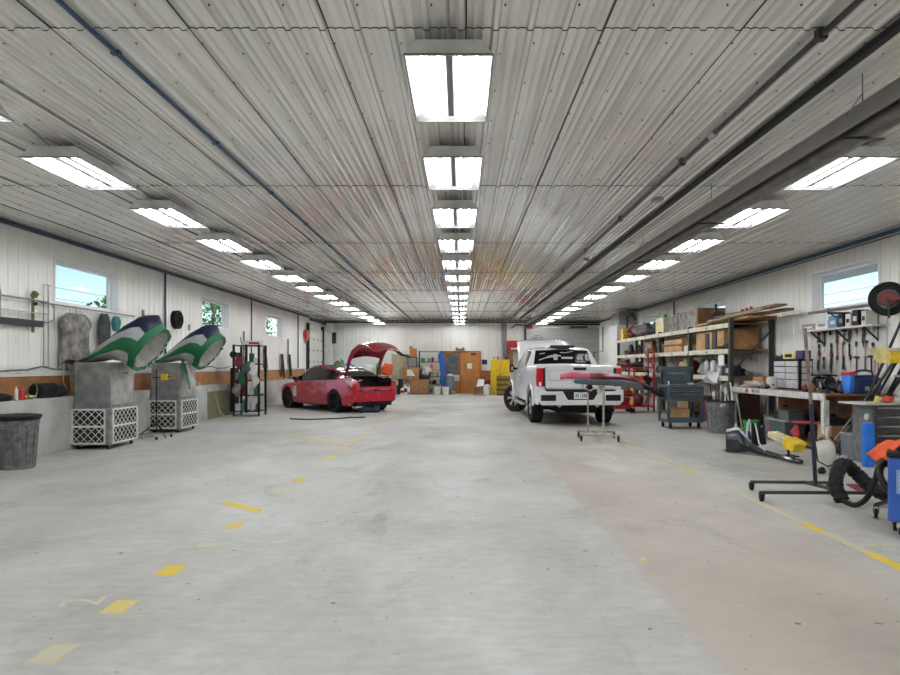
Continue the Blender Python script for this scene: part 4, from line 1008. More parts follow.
bm_ = mat('bumper_red', (.16, .008, .018), .5, coat=.12, var=.35)
for nm, a, c, m in (('masked_end', 0, 3, mat('masking_pink', (.55, .1, .18), .5, var=.2)), ('shell', 2, 7, bm_), ('splitter', 6, 9, black)):
    o = MB().loft(rows[a:c], closed=False, cap=False).build(nm, m, t, smooth=50); md = o.modifiers.new('thick', 'SOLIDIFY'); md.thickness = .02
o = MB().loft([[p+Vector((.02, -.05, -.075)) for p in r[:5]] for r in rows[1:7]], closed=False, cap=False).build('lower_valance', mat('valance_grey', (.10, .13, .16), .5), t, smooth=50)
md = o.modifiers.new('thick', 'SOLIDIFY'); md.thickness = .02

# ------------------------------------------------------------------ far wall
S = 31.4; kx = lambda px, Y=S: (px-VX)*Y/FPX; kz = lambda py, Y=S: CH-(py-VY)*Y/FPX
d = thing('door_2', None, None, (0, YF, 0)); d['kind'] = 'structure'
x0, x1, zt = kx(460, YF), kx(479.5, YF), kz(351.5, YF)
xw = kx(443.5, YF)
MB().box(xw, x0, -.06, -.01, 0, 2.07).build('side_panel', owood, d)
MB().box(xw-.06, xw, -.1, -.02, 0, 2.12).box(xw-.06, x1+.06, -.1, -.02, 2.07, 2.13).box(x1, x1+.07, -.1, -.02, 0, 2.12).box(x0-.04, x0+.03, -.1, -.02, 0, 2.08).build('door_frame', mat('dark_orange_wood', (.38, .14, .035), .5, var=.2), d)
MB().box(x0+.03, x1, -.08, -.03, .02, 2.06).build('door_leaf', owood, d, bevel=.004)
MB().box(kx(446.5, YF), kx(459, YF), -.085, -.06, .98, 2.02).build('door_window_frame', woodd, d)
MB().box(kx(447.2, YF), kx(458.3, YF), -.095, -.08, 1.03, 1.97).build('window_glass', mat('reflecting_pane', (.09, .13, .12), .1, 0, .8, var=.5, scale=3), d)
MB().box(kx(467, YF), kx(472, YF), -.09, -.08, 1.25, 1.52).build('door_notice', paper, d)
MB().box(kx(471, YF), kx(476, YF), -.1, -.08, 1.93, 2.02).build('door_closer', dark, d)
MB().lathe([(.03, -.13), (.03, -.08)], 12, (x0+.12, 0, 1.0), 'y').box(x0+.05, x0+.12, -.1, -.08, .9, 1.1).build('handle', steel, d)
MB().box(kx(452.5, YF), kx(460, YF), -.1, -.06, .62, .92).build('wall_notice', paper, d)
tag(MB().box(-.18, .18, -.05, .05, 0, .1).box(-.22, -.12, -.06, .06, .03, .16).box(.12, .22, -.06, .06, .03, .16).build('emergency_light', woodd, loc=(kx(460, YF), YF-.12, 2.16)), 'small twin-head emergency light above the orange door', 'emergency light')
struct(MB().box(kx(480), kx(493), YF-.05, YF-.02, 0, 1.15).build('trim_200', mat('red_brown_board', (.40, .13, .05), .6, var=.25)), 'red-brown board on the far wall right of the orange door')
tag(MB().box(-.13, .13, -.03, 0, -.12, .12).build('purple_sign', purple, loc=(kx(484.5, YF), YF-.03, kz(362, YF))), 'small purple sign on the far wall right of the orange door', 'sign')

def far_thing(name, label, cat, px0, px1, py0, Y=S, d_=.5, m=card, group=None, py1=None, bev=.01):
    x0, x1 = kx(px0, Y), kx(px1, Y); z1 = kz(py0, Y); z0 = 0 if py1 is None else kz(py1, Y)
    t = thing(name, label, cat, ((x0+x1)/2, Y, max(z0, 0)), group=group); w = (x1-x0)/2
    MB().box(-w, w, 0, d_, 0, z1-max(z0, 0)).build('body', m, t, bevel=bev); t['w'] = w; t['h'] = z1-max(z0, 0)
    return t
# beige locker pair, benches, boxes
t = far_thing('locker', 'tall beige double-door locker beyond the red sedan', 'locker', 391.5, 408, 354, 31.0, .5, mat('beige_locker', (.46, .42, .26), .5))
w, h = t['w'], t['h']
for s_ in (-1, 1):
    o = MB().box(min(s_*.015, s_*(w-.02)), max(s_*.015, s_*(w-.02)), -.02, 0, .08, h-.04).build('door', mat('beige_locker_door', (.50, .46, .30), .45), t)
    MB().box(s_*.06-.01, s_*.06+.01, -.05, -.02, h*.45, h*.55).build('handle', steel, o)
t = far_thing('bench_cabinet', 'low brown wooden cabinet with two doors against the far wall', 'cabinet', 408.5, 429, 379, 30.6, .42, woodd)
w, h = t['w'], t['h']
for s_ in (-1, 1): MB().box(min(s_*.01, s_*(w-.02)), max(s_*.01, s_*(w-.02)), -.025, 0, .05, h-.05).build('door', mat('brown_cabinet_door', (.33, .17, .075), .5, var=.2), t)
zc = kz(379, 30.6)
t = far_thing('cardboard_box', 'large cardboard box standing on the low brown cabinet', 'box', 402.5, 419, 367.5, 30.7, .6, mat('orange_card', (.45, .22, .08), .8), py1=379)
t.location.z = zc; MB().box(-.02, .02, -.003, 0, 0, t['h']).build('tape', tan, t)
tz = zc+t['h']
t = far_thing('metal_screen', 'dark grey boxy screen on top of the stacked cardboard box', 'screen', 407.5, 417, 356.3, 30.75, .4, dark, py1=367); t.location.z = tz; tz2 = tz+t['h']
MB().box(-t['w']+.04, t['w']-.04, -.012, 0, .04, t['h']-.05).build('panel', midg, t)
t = far_thing('cardboard_box', 'orange cardboard box topmost of the stack beside the beige locker', 'box', 409.5, 416.5, 348, 30.75, .35, mat('orange_card2', (.55, .22, .06), .8), py1=356.3); t.location.z = tz2
MB().put([(-t['w'], 0, t['h']), (0, 0, t['h']), (-.05, -.08, t['h']+.12), (-t['w']-.02, -.1, t['h']+.1)], [(0,1,2,3)]).build('flap', card, t)
t = thing('paper_bag', 'black and white bulging bag on the low brown cabinet', 'bag', (kx(424.5), 30.7, zc)); MB().blob((0,.2,.2), .36, .18, .28, 5, .25).build('bag_body', dark, t, smooth=60)
MB().blob((.12, .1, .4), .22, .2, .22, 9, .3, flat=False).build('paper', offw, t, smooth=60)
for i, (px, ph, m, lb) in enumerate(((402.5, .35, white, 'lower white jug beside the brown cabinet, beyond the sedan'), (405.5, .5, offw, 'taller white jug beside the brown cabinet'), (407.5, .62, midg, 'grey-labelled jug nearest the brown cabinet'))):
    t = thing('jug', lb, 'jug', (kx(px, 30.3), 30.3+.04*i, 0)); MB().lathe([(.10, 0), (.11, .03), (.11, ph*.75), (.04, ph*.92), (.04, ph)], 14).build('body', m, t, smooth=True)
    MB().lathe([(.112, ph*.25), (.112, ph*.6)], 14, cap=False).build('label_band', [red, dark, white][i], t); MB().lathe([(.045, ph), (.045, ph+.04)], 10).build('cap', dred, t)
tag(MB().box(-.12, .12, 0, .3, 0, .75).build('speaker_box', mat('dark_brown', (.05, .025, .015), .6), loc=(kx(399.5, 30.5), 30.5, 0)), 'narrow dark brown box standing before the beige locker', 'box')
tag(MB().put([(-.2, 0, 0), (.2, 0, .02), (.05, -.01, .3), (-.2, -.01, .33)], [(0,1,2,3)]).box(-.2, .2, 0, .02, 0, .02).build('torn_paper', paper, loc=(kx(411, 30.68), 30.67, tz-.42)), 'torn white paper stuck on the big cardboard box', 'paper')

# shelving unit with goods
sx0, sx1 = kx(419, 31), kx(443, 31); xm = (sx0+sx1)/2; sw = (sx1-sx0)/2
t = thing('shelving_unit', 'open metal shelving unit against the far wall left of the door', 'shelf', (xm, 31.3, 0))
for sx in (-1, 1):
    for sy in (-.2, .2): MB().box(sx*sw-.02, sx*sw+.02, sy-.02, sy+.02, 0, 2.13).build('post', dark, t)
lv = [.10, .50, .87, 1.19, 1.58, 2.1]
for z in lv: MB().box(-sw, sw, -.22, .22, z-.03, z).build('shelf', mat('shelf_board', (.38, .34, .25), .6) if z == 1.19 else dark, t)
g = random.Random(21)
cols = {'white': white, 'pink': pink, 'green': green, 'dark red': dred, 'grey': midg, 'blue': bblue, 'tan': tan, 'pale yellow': pyellow, 'black': black, 'orange': orange, 'teal': teal, 'purple': purple}
cn = list(cols)
lvname = ['bottom', 'second', 'third', 'fourth', 'top']
for li in range(5):
    x = -sw+.12; j = 0
    while x < sw-.1:
        w = g.uniform(.06, .11); h = g.uniform(.16, .28); c = g.choice(cn); kd = g.randrange(3)
        if li == 3 and -.15 < x < .25: c = 'pink' if x < .05 else 'pale yellow'; h = .28
        if kd == 0: b = MB().box(-w, w, -.12, .12, 0, h)
        elif kd == 1: b = MB().lathe([(w*.8, 0), (w*.8, h*.8), (w*.4, h*.92), (w*.4, h)], 12)
        else: b = MB().blob((0,0,h*.4), w, .12, h*.45, j+li*9, .25)
        nm = ['box', 'bottle', 'bag'][kd]
        tag(b.build('storage_'+nm, cols[c], loc=(xm+x+w*.6, 31.15, lv[li]), smooth=40), f'{c} {nm} on the {lvname[li]} far shelf, {ordn[j] if j else "first"} from its left end', nm, 'goods on the far shelving')
        x += w*2+g.uniform(.03, .12); j += 1
# blue coverall hung on the corner
cx = kx(441.5, 30.9)
def cloth_fig(name, label, cat, c, prof, m, dy=.1):
    rows = []
    for z, xa, xb in prof:
        ring = []
        for k in range(12):
            a = 2*PI*k/12; ring.append(Vector(((xa+xb)/2+(xb-xa)/2*math.cos(a)*(1+.06*math.sin(5*a+z*9)), dy*math.sin(a)*(1+.2*math.sin(z*7+a*3)), z)))
        rows.append(ring)
    return tag(MB().loft(rows).build(name, m, loc=c, smooth=60), label, cat)
cloth_fig('coverall', 'blue work coverall hanging from the corner of the far shelving', 'coverall', (cx, 30.9, 0), [(2.12, -.06, .04), (1.95, -.16, .1), (1.6, -.14, .2), (1.3, -.06, .26), (1.0, -.05, .2), (.6, -.06, .24), (.45, .0, .38), (.38, .05, .3)], blue)
t = thing('barrel', 'blue-grey steel drum with a white lid by the far shelving', 'barrel', (kx(450, 30.6), 30.6, 0))
MB().lathe([(.22, 0), (.22, .3), (.235, .31), (.22, .33), (.22, .62), (.235, .63), (.22, .65), (.22, .86), (.1, .92)], 20).build('drum', mat('drum_blue_grey', (.14, .19, .22), .45, .3), t, smooth=True)
MB().lathe([(.12, .92), (.12, .99), (.02, 1.0)], 16).build('lid', white, t)
for i, (px, m, h, r, lb) in enumerate(((445.5, white, .38, .17, 'white bucket on the floor left of the blue-grey drum'), (437.6, offw, .4, .18, 'white bucket on the floor in front of the far shelving'), (453.8, tan, .2, .07, 'small tan tin right of the blue-grey drum'))):
    tag(MB().lathe([(r*.85, 0), (r, h), (r*1.05, h), (r*1.05, h-.03), (r*.95, h-.03)], 16).build('bucket', m, loc=(kx(px, 30.2), 30.2, 0), smooth=True), lb, 'bucket')

# green and blue clutter seen over the sedan roof, through the lid gap
tb = thing('side_table', 'low dark workbench behind the red sedan', 'bench', (kx(368, 30), 30.0, 0))
MB().box(-2.2, 1.0, -.35, .35, .86, .92).build('table_top', woodd, tb)
for x in (-2.1, .9):
    for y in (-.3, .3): MB().box(x-.04, x+.04, y-.04, y+.04, 0, .86).build('leg', dark, tb)
for i, (px, w, h, m, nm, lb) in enumerate(((337, .22, .72, olive, 'planter_box', 'olive lumpy bundle on the bench, farthest left behind the sedan'), (341.5, .13, .8, green, 'green_bundle', 'green lumpy bundle beside the olive one behind the sedan'), (349, .34, .62, bblue, 'tarpaulin', 'bright blue crumpled tarpaulin behind the sedan roof'), (368, .34, .55, white, 'foam_block', 'white foam block seen through the open boot lid gap'), (378.5, .14, .7, green, 'green_bag', 'green bag seen through the open boot lid gap'), (386.5, .3, .6, orange, 'orange_bundle', 'orange bundle right of the boot lid gap'))):
    x = kx(px, 29.8)
    if x < tb.location.x-2.1: x = tb.location.x-2.1+i*.12
    tag(MB().blob((0, 0, h*.45), w, .2, h*.5, i+60, .2).build(nm, m, loc=(x, 29.9, .92), smooth=60), lb, nm.split('_')[-1])

# right of the door
tag(MB().lathe([(.17, 0), (.18, .4), (.18, .42), (.08, .5)], 18).build('paint_pail', white, loc=(kx(487, 30.3), 30.3, 0), smooth=True), 'white pail with dark base standing left of the yellow cabinet', 'pail')
tag(MB().box(-.22, .22, -.15, .15, 0, .35).build('carton', woodd, loc=(kx(478, 30.5), 30.5, 0)), 'brown carton on the floor before the red-brown board', 'carton')
tag(MB().put([(-.2, -.1, 0), (.15, -.1, .05), (.2, .05, .35), (-.1, .05, .38)], [(0,1,2,3)]).put([(-.2, -.08, 0), (.15, -.08, .05), (.2, .07, .35), (-.1, .07, .38)], [(3,2,1,0)]).build('poster', paper, loc=(kx(480.5, 30.4), 30.4, .38)), 'white paper leaning on top of the brown carton', 'paper')
tag(MB().box(-.2, .2, -.2, .2, 0, .7).build('red_box', dred, loc=(kx(487, 31), 31, 0), bevel=.01), 'dark red box behind the white pail', 'box')
t = far_thing('flammables_cabinet', 'tall bright yellow safety cabinet against the far wall', 'cabinet', 491, 509.5, 359.5, 30.4, .5, yellow)
MB().box(-t['w']+.03, -.01, -.02, 0, .08, t['h']-.05).build('door', yellow, t, bevel=.004); MB().box(.01, t['w']-.03, -.02, 0, .08, t['h']-.05).build('door', yellow, t, bevel=.004)
MB().box(-.06, -.03, -.05, -.02, .8, 1.0).build('handle', dark, t)
for i, (x, m, h) in enumerate(((-.3, tan, .13), (-.1, redplastic, .16), (.1, steel, .14), (.3, dark, .18))):
    tag(MB().lathe([(.06, 0), (.06, h*.8), (.03, h)], 12).build('tin', m, loc=(t.location.x+x, 30.6, t['h']), smooth=True), ['tan', 'red', 'steel', 'dark'][i]+' tin standing on top of the yellow safety cabinet', 'tin', 'tins on the yellow cabinet')
t = far_thing('pallet_crate', 'olive-brown slatted crate standing in front of the yellow cabinet', 'crate', 497, 510, 376.5, 29.6, .4, mat('dark_olive_yellow', (.12, .085, .012), .7))
for i in range(4): MB().box(-t['w']-.01, t['w']+.01, -.02, 0, .08+.24*i, .2+.24*i).build('slat', mat('crate_slat', (.28, .19, .03), .6, var=.3), t)
t = thing('compressor_cabinet', 'red equipment rack on the far wall beside the grey overhead door', 'rack', (kx(517), 31.6, 1.9))
MB().box(-.45, .35, 0, .3, .25, .75).build('red_case', red, t, bevel=.01); MB().box(-.45, -.15, -.02, .3, -.9, .25).build('side_column', woodd, t)
MB().box(-.3, .2, -.03, 0, .3, .4).build('label_plate', offw, t)
for i, px in enumerate((502.5, 505.5)): tag(MB().box(-.06, .06, -.1, -.02, 1.6, 3.6).build('wall_channel', galv, loc=(kx(px, YF), YF, 0)), ['left', 'right'][i]+' of two galvanised channels on the far wall above the yellow cabinet', 'channel')
# grey overhead door in the far wall
d = thing('door_3', None, None, (0, YF, 0)); d['kind'] = 'structure'
x0, x1 = kx(526, YF), kx(600, YF); gm = mat('grey_overhead_door', (.36, .36, .34), .5, var=.06)
for i in range(5): MB().box(x0, x1, -.10, -.04, .02+.66*i, .02+.66*(i+1)-.01).build('door_panel', gm, d, bevel=.006)
MB().box(x0-.1, x0, -.16, -.02, 0, 3.5).box(x1, x1+.1, -.16, -.02, 0, 3.5).build('door_track', dark, d)
MB().cyl((x0-.1, -.25, 3.48), (x1+.1, -.25, 3.48), .045).box(x0+2.2, x1-.7, -.35, -.2, 3.3, 3.38).build('door_spring', dark, d)
t = thing('wall_fan', 'round wire-guard fan hung high before the grey overhead door', 'fan', (kx(537.5, 31), 31.0, 2.55))
b = MB()
for r_ in (.12, .24, .34): b.tube([(r_*math.cos(2*PI*i/24), 0, r_*math.sin(2*PI*i/24)) for i in range(24)], .012, 5, closed=True)
for i in range(8): b.cyl((0,0,0), (.34*math.cos(PI*i/4), 0, .34*math.sin(PI*i/4)), .006, n=4)
b.build('guard', dark, t); b = MB()
for i in range(4): a = R(90*i+20); b.put([(.05*math.cos(a), .05, .05*math.sin(a)), (.3*math.cos(a-.3), .03, .3*math.sin(a-.3)), (.3*math.cos(a+.4), .07, .3*math.sin(a+.4))], [(0,1,2)])
b.build('blade', midg, t); MB().cyl((0, .02, 0), (0, .2, 0), .07).bar((0, .15, 0), (0, .7, 0), .04).build('motor', dark, t)
o = MB().tube([(kx(594, 31), 31, 1.2), (kx(594, 31), 31, 2.05), (kx(603, 31), 31, 2.1), (kx(603, 31), 31, 3.3)], .03, 8)
tag(o.build('pipework', dark, smooth=True), 'dark bent pipe running up the far wall right of the grey overhead door', 'pipe')
# ------------------------------------------------------------------ right side: pallet racking
rk = mat('rack_post_green_grey', (.05, .065, .055), .5, .3); beam_m = mat('rack_beam_cream', (.66, .62, .5), .5, var=.15)
RX0, RX1 = 6.0, 6.90; RY = [14.0, 16.5, 19.0, 21.5, 24.0]
LVZ = [1.13, 1.74, 2.32]
t = thing('pallet_rack', 'long dark racking with cream beams along the right wall', 'rack', (6.46, 19, 0))
T = lambda x, y, z: (x-6.46, y-19, z)
for y in RY:
    for x in (RX0, RX1):
        b = MB().box(x-.045-6.46, x+.045-6.46, y-.04-19, y+.04-19, 0, 2.42 if y > 14 else 2.5); b.box(x-.06-6.46, x+.06-6.46, y-.06-19, y+.06-19, 0, .012); b.build('post', rk, t)
    for z0 in (.25, 1.25) if y == 14.0 else (.25, .9, 1.6): MB().bar(T(RX0, y, z0), T(RX1, y, z0+(.95 if y == 14.0 else .5)), .03).build('brace', rk, t)
for i in range(4):
    for z in LVZ:
        MB().box(RX0-.055-6.46, RX0-.015-6.46, RY[i]+.04-19, RY[i+1]-.04-19, z-.055, z+.055).build('beam', beam_m, t)
        MB().box(RX1+.015-6.46, RX1+.05-6.46, RY[i]+.04-19, RY[i+1]-.04-19, z-.055, z+.055).build('beam', beam_m, t)
        MB().box(RX0-6.46+.05, RX1-6.46-.05, RY[i]+.045-19, RY[i+1]-.045-19, z+.03, z+.05).build('deck_board', woodd, t)
        MB().box(RX0-.058-6.46, RX0-.055-6.46, RY[i]+1.2-19, RY[i]+1.32-19, z-.03, z+.02).build('beam_label', green, t)
# white ducted enclosure beyond the rack
t = thing('duct_enclosure', 'tall white enclosure with a grey metal box on top beyond the racking', 'enclosure', (6.55, 25.6, 0))
MB().box(-.38, .40, -.7, .7, 0, 3.02).build('casing', white, t, bevel=.008); MB().box(-.30, .40, -.65, .65, 3.02, 3.55).build('top_box', galv, t)
MB().tube([(.34, -.72, 3.2), (.2, -.76, 3.45), (.0, -.8, 3.3), (-.02, -.8, 2.6)], .035, 8).build('pipe', dark, t, smooth=True)

TOP, MID, LOW = 2.37, 1.79, 1.18
def put(o, label, cat, group=None): return tag(o, label, cat, group)
def crate(name, label, cat, c, dims, m, rz=0, open_=True, wall=.02, group=None):
    w, d_, h = dims; t = thing(name, label, cat, c, rz, group)
    b = MB().box(-w/2, w/2, -d_/2, d_/2, 0, .02).box(-w/2, -w/2+wall, -d_/2, d_/2, .02, h).box(w/2-wall, w/2, -d_/2, d_/2, .02, h).box(-w/2+wall, w/2-wall, -d_/2, -d_/2+wall, .02, h).box(-w/2+wall, w/2-wall, d_/2-wall, d_/2, .02, h)
    if not open_: b.box(-w/2+wall, w/2-wall, -d_/2+wall, d_/2-wall, h-.012, h)
    b.build('body', m, t); return t
def lump(name, label, cat, c, r3, m, seed, amp=.25, group=None):
    b = MB().blob((0, 0, r3[2]*.8), *r3, seed, amp, 16, 10)
    return tag(b.build(name, m, loc=c, smooth=60), label, cat, group)
# top level, far to near
crate('box', 'small yellow box, farthest item on top of the racking', 'box', (6.2, 23.7, TOP), (.3, .35, .42), yellow, open_=False)
lump('junk_bundle', 'red and brown bundle on the rack top just before the yellow box', 'bundle', (6.3, 23.1, TOP), (.2, .35, .25), dred, 1, .35)
lump('tarpaulin', 'mauve-grey crumpled tarpaulin on top of the racking before the small window', 'tarpaulin', (6.35, 21.9, TOP), (.25, .8, .26), mat('mauve_grey', (.16, .13, .14), .8, var=.5, scale=5), 12, .4)
lump('trim_bundle', 'dark twisted plastic trim bundle on the rack top behind the cream box', 'bundle', (6.3, 20.6, TOP), (.2, .5, .22), dark, 13, .4)
crate('box', 'cream cardboard box with yellow panel on top of the racking', 'box', (6.35, 19.2, TOP), (.6, .75, .48), cream, 0, False)
MB().box(-.305, -.30, -.2, .2, .1, .35).build('print', pyellow, bpy.data.objects['box.001'])
for i in range(2):
    tag(MB().tube([(-.2+.1*i, -.4, .02), (0, 0, .1), (.1, .3, .03)], .05, 8).build('plastic_tube', [green, offw][i], loc=(6.3, 19.2, TOP+.5), smooth=True), ['green', 'pale'][i]+' bent plastic tube lying on the cream box', 'tube')
t = thing('rolled_mat', 'long grey canvas wrapped crate on top of the racking', 'crate', (6.4, 17.3, TOP))
MB().box(-.33, .33, -1.15, 1.15, 0, .50).build('wrapped_body', canvas, t, bevel=.04); MB().box(-.35, .35, -1.2, -1.1, 0, .52).build('end_frame', woodd, t)
MB().box(-.34, .34, .3, .36, 0, .505).build('strap', dark, t)
lump('power_tool', 'black bulky tool on the rack top at the near end of the canvas crate', 'tool', (6.25, 15.4, TOP), (.16, .28, .18), black, 15, .35)
MB().cyl((0, 0, .2), (0, .05, .55), .03).build('tool_handle', black, bpy.data.objects['power_tool'])
for i, (x, y0, y1, z0, z1, w, h) in enumerate(((6.15, 12.75, 15.1, 2.58, 2.56, .22, .03), (6.4, 12.6, 15.3, 2.64, 2.60, .25, .04), (6.62, 12.7, 16, 2.56, 2.56, .2, .05), (6.2, 13.3, 16.2, 2.46, 2.44, .3, .05), (6.55, 13.4, 16.4, 2.45, 2.43, .35, .06), (6.35, 12.9, 16, 2.52, 2.5, .2, .04))):
    tag(MB().bar((x, y0, z0), (x, y1, z1), w, h).build('timber_plank', [mat('old_timber', (.2, .13, .07), .7, var=.3), mat('grey_tan_timber', (.24, .18, .11), .7), woodd, wood, woodd, mat('reddish_plank', (.4, .16, .08), .6)][i]), ['thin weathered plank on top of the timber pile at the near rack end', 'tan plank beside the topmost one in the timber pile', 'brown plank nearest the wall in the timber pile', 'lowest pale plank of the timber pile on the near rack end', 'lowest brown plank of the timber pile', 'reddish plank in the middle of the timber pile'][i], 'plank', 'timber pile on the near rack end')
tag(MB().tube([(6.0, 12.55, 2.55), (6.0, 15.3, 2.47)], .04, 10).build('cardboard_tube', mat('dull_tan', (.3, .23, .14), .7), smooth=True), 'long tan tube along the front of the timber pile', 'tube')
for i, y in enumerate((13.1, 13.3, 13.5)): tag(MB().blob((0,0,0), .03, .05, .03, i, .2, flat=False).build('red_tag', red, loc=(6.03, y, 2.62-.01*i)), ['nearest', 'middle', 'farthest'][i]+' red tag on the timber pile', 'tag')
# middle level
lump('fender_liner', 'dark maroon panel at the far end of the middle rack level', 'panel', (6.25, 23.2, MID), (.2, .6, .1), dred, 31, .3)
tag(MB().box(-.01, .01, -.3, .3, 0, .42).build('window_panel', mat('pale_blue_sheet', (.3, .38, .42), .3), loc=(6.55, 21.6, MID), rot=(0, R(8), 0)), 'pale blue sheet standing on the middle rack level', 'panel')
lump('pinkish_part', 'reddish plastic part beside the pale blue sheet on the racking', 'part', (6.3, 20.6, MID), (.18, .4, .14), mat('dull_red_plastic', (.3, .09, .08), .5), 32, .3)
t = crate('wooden_crate', 'open pale wooden crate on the middle rack level, far one', 'crate', (6.42, 18.0, MID), (.75, 1.5, .36), wood, wall=.03)
MB().box(-.38, .38, -.74, -.70, .17, .2).box(-.375, -.36, -.72, .72, .18, .22).build('slat', wood, t)
crate('carton', 'small white carton beside the pale wooden crate', 'box', (6.2, 16.9, MID), (.3, .36, .16), white, open_=False)
t = crate('wooden_crate', 'large open plywood box full of dark parts, near end of middle level', 'crate', (6.45, 15.35, MID), (.8, 1.7, .46), wood, wall=.035)
for i, (y, w, h) in enumerate(((-.35, .12, .44), (.1, .1, .4))):
    MB().box(-.43, -.402, y-w, y+w, .02, h).build('dark_panel', dark, t)
lump('seat_cover', 'black seat padding heaped before the plywood box', 'padding', (6.12, 14.6, MID), (.12, .35, .07), black, 33, .3)
# low level
for i, (y, m, r3, lb) in enumerate(((15.0, black, (.3, .5, .12), 'black crumpled cover on the low rack level nearest its end'), (16.1, midg, (.3, .4, .16), 'grey cloth heap on the low rack level'), (17.2, dark, (.3, .4, .14), 'dark metal parts heap on the low rack level behind the tool cart'), (19.9, dred, (.3, .5, .13), 'maroon bumper part on the low rack level'), (22.3, orange, (.3, .4, .12), 'orange cloth heap at the far end of the low rack level'))):
    lump('parts_heap', lb, 'heap', (6.42, y, LOW), r3, m, 40+i, .35)
tag(MB().box(-.012, .012, -.14, .14, 0, .24).build('notice_card', paper, loc=(5.93, 14.35, 1.42)), 'white card fixed to the near rack post', 'card')
MB().cyl((.0, 0, .05), (.03, .0, .05), .01).build('clip', dark, bpy.data.objects['notice_card'])
tag(MB().put([(0, -.35, .0), (-.02, .35, .05), (.1, .3, .32), (.12, -.25, .28), (-.1, 0, .2)], [(0,1,4), (1,2,4), (2,3,4), (3,0,4)]).build('crumpled_film', mat('crumpled_film', (.6, .62, .63), .3), loc=(5.85, 14.8, .98)), 'crumpled clear plastic film hanging from the low cream beam', 'film')
# floor level under the rack
for i, (y, m, r3, lb, nm) in enumerate(((14.55, mat('dark_walnut', (.075, .03, .018), .6, var=.3), (.3, .35, .38), 'dark brown cabinet-like casing on the floor under the near rack bay', 'casing'), (15.6, dred, (.3, .4, .28), 'second dark red casing on the floor under the racking', 'casing'), (17.4, woodd, (.3, .5, .3), 'brown crate on the floor under the second rack bay', 'crate'))):
    t = thing(nm, lb, nm, (6.45, y, 0)); MB().box(-r3[0], r3[0], -r3[1], r3[1], .02, r3[2]*2).build('body', m, t, bevel=.02)
    MB().box(-r3[0]-.01, -r3[0], -r3[1]+.04, r3[1]-.04, .1, r3[2]*2-.1).build('front_panel', [mat('oxblood', (.10, .015, .012), .5), dred, wood][i], t)
g = random.Random(4)
for i, (y, z, m) in enumerate(((14.2, .78, offw), (14.5, .78, midg), (14.75, .78, offw), (15.3, .58, white))):
    tag(MB().blob((0,0,.1), .09, .09, .14, i+70, .15).build('shoe_cover', m, loc=(6.2, y, z), smooth=60), ['off-white', 'grey', 'cream', 'white'][i]+' soft cover resting on the red casings, number '+['one', 'two', 'three', 'four'][i]+' from the bin', 'cover', 'covers on the red casings')
tag(MB().box(-.2, .2, -.01, .01, 0, 1.6).build('cardboard_sheet', mat('orange_brown_board', (.45, .22, .07), .7), loc=(6.1, 23.6, .01), rot=(R(-6), 0, 0)), 'orange-brown board leaning at the far end of the racking', 'board')
tag(MB().box(-.01, .01, -.6, .6, 0, 1.3).build('board_sheet', mat('orange_brown_board2', (.5, .26, .09), .7), loc=(6.15, 22.6, .0), rot=(0, R(5), 0)), 'larger orange-brown board leaning on the far rack bay', 'board')

# red frame press / parts cart and low red jack
t = thing('parts_cart', 'tall red tubular parts cart on casters beside the grey tool cart', 'cart', (5.5, 19.3, 0))
for x in (-.28, .32):
    for y in (-.3, .3):
        MB().bar((x, y, .1), (x, y, 1.9 if x > 0 else 1.35), .045).build('post', red, t); caster(t, x, y, .05, .1, dark)
for z, x0 in ((.18, -.28), (.75, -.28), (1.35, -.75)): MB().bar((x0, -.3, z), (.32, -.3, z), .04).bar((x0, .3, z), (.32, .3, z), .04).bar((x0, -.3, z), (x0, .3, z), .04).box(x0, .3, -.3, .3, z-.01, z+.005).build('shelf', red, t)
for z in (1.0, 1.55, 1.85): MB().bar((.32, -.3, z), (.32, .3, z), .03).build('rung', red, t)
MB().bar((-.0, -.3, .2), (.3, -.3, .72), .03).bar((.3, -.31, 1.38), (.05, -.31, 1.8), .03).build('brace', red, t)
for i, (x, z, m, lb) in enumerate(((-.5, 1.38, dred, 'dark red fender part on the top tray of the red cart'), (-.1, 1.38, dark, 'black part on the top tray of the red cart'), (.0, .78, orange, 'orange rag on the middle shelf of the red cart'), (-.05, .2, dred, 'dark red casting on the bottom shelf of the red cart'), (.18, .78, black, 'black casting on the middle shelf of the red cart'))):
    lump('cart_load', lb, 'part', (5.5+x, 19.25, z), (.2 if i < 2 else .13, .22, .08 if i < 2 else .17), m, 80+i, .35)
t = thing('engine_jack', 'low red wheeled jack with raised arm on the floor beyond the bumper stand', 'jack', (4.85, 19.2, 0))
MB().box(-.3, .3, -.2, -.12, .1, .22).box(-.3, .3, .12, .2, .1, .22).box(-.1, .25, -.12, .12, .2, .4).build('frame', red, t, bevel=.01)
MB().bar((-.35, 0, .45), (.3, 0, .38), .08).bar((-.15, 0, .2), (-.35, 0, .6), .05).build('lift_arm', dred, t)
MB().tube([(-.3, -.1, .2), (-.45, -.1, .45), (-.35, -.1, .75), (-.2, -.1, .9)], .02, 8).build('handle', steel, t)
for x in (-.3, .28):
    for y in (-.22, .22): MB().lathe([(.07, -.02), (.07, .02)], 14, (x, y, .071), 'y').build('wheel', black, t)
lump('bumper_part', 'dark red bumper part resting on the low red jack', 'bumper', (4.9, 19.2, .47), (.4, .22, .1), dred, 90, .3)

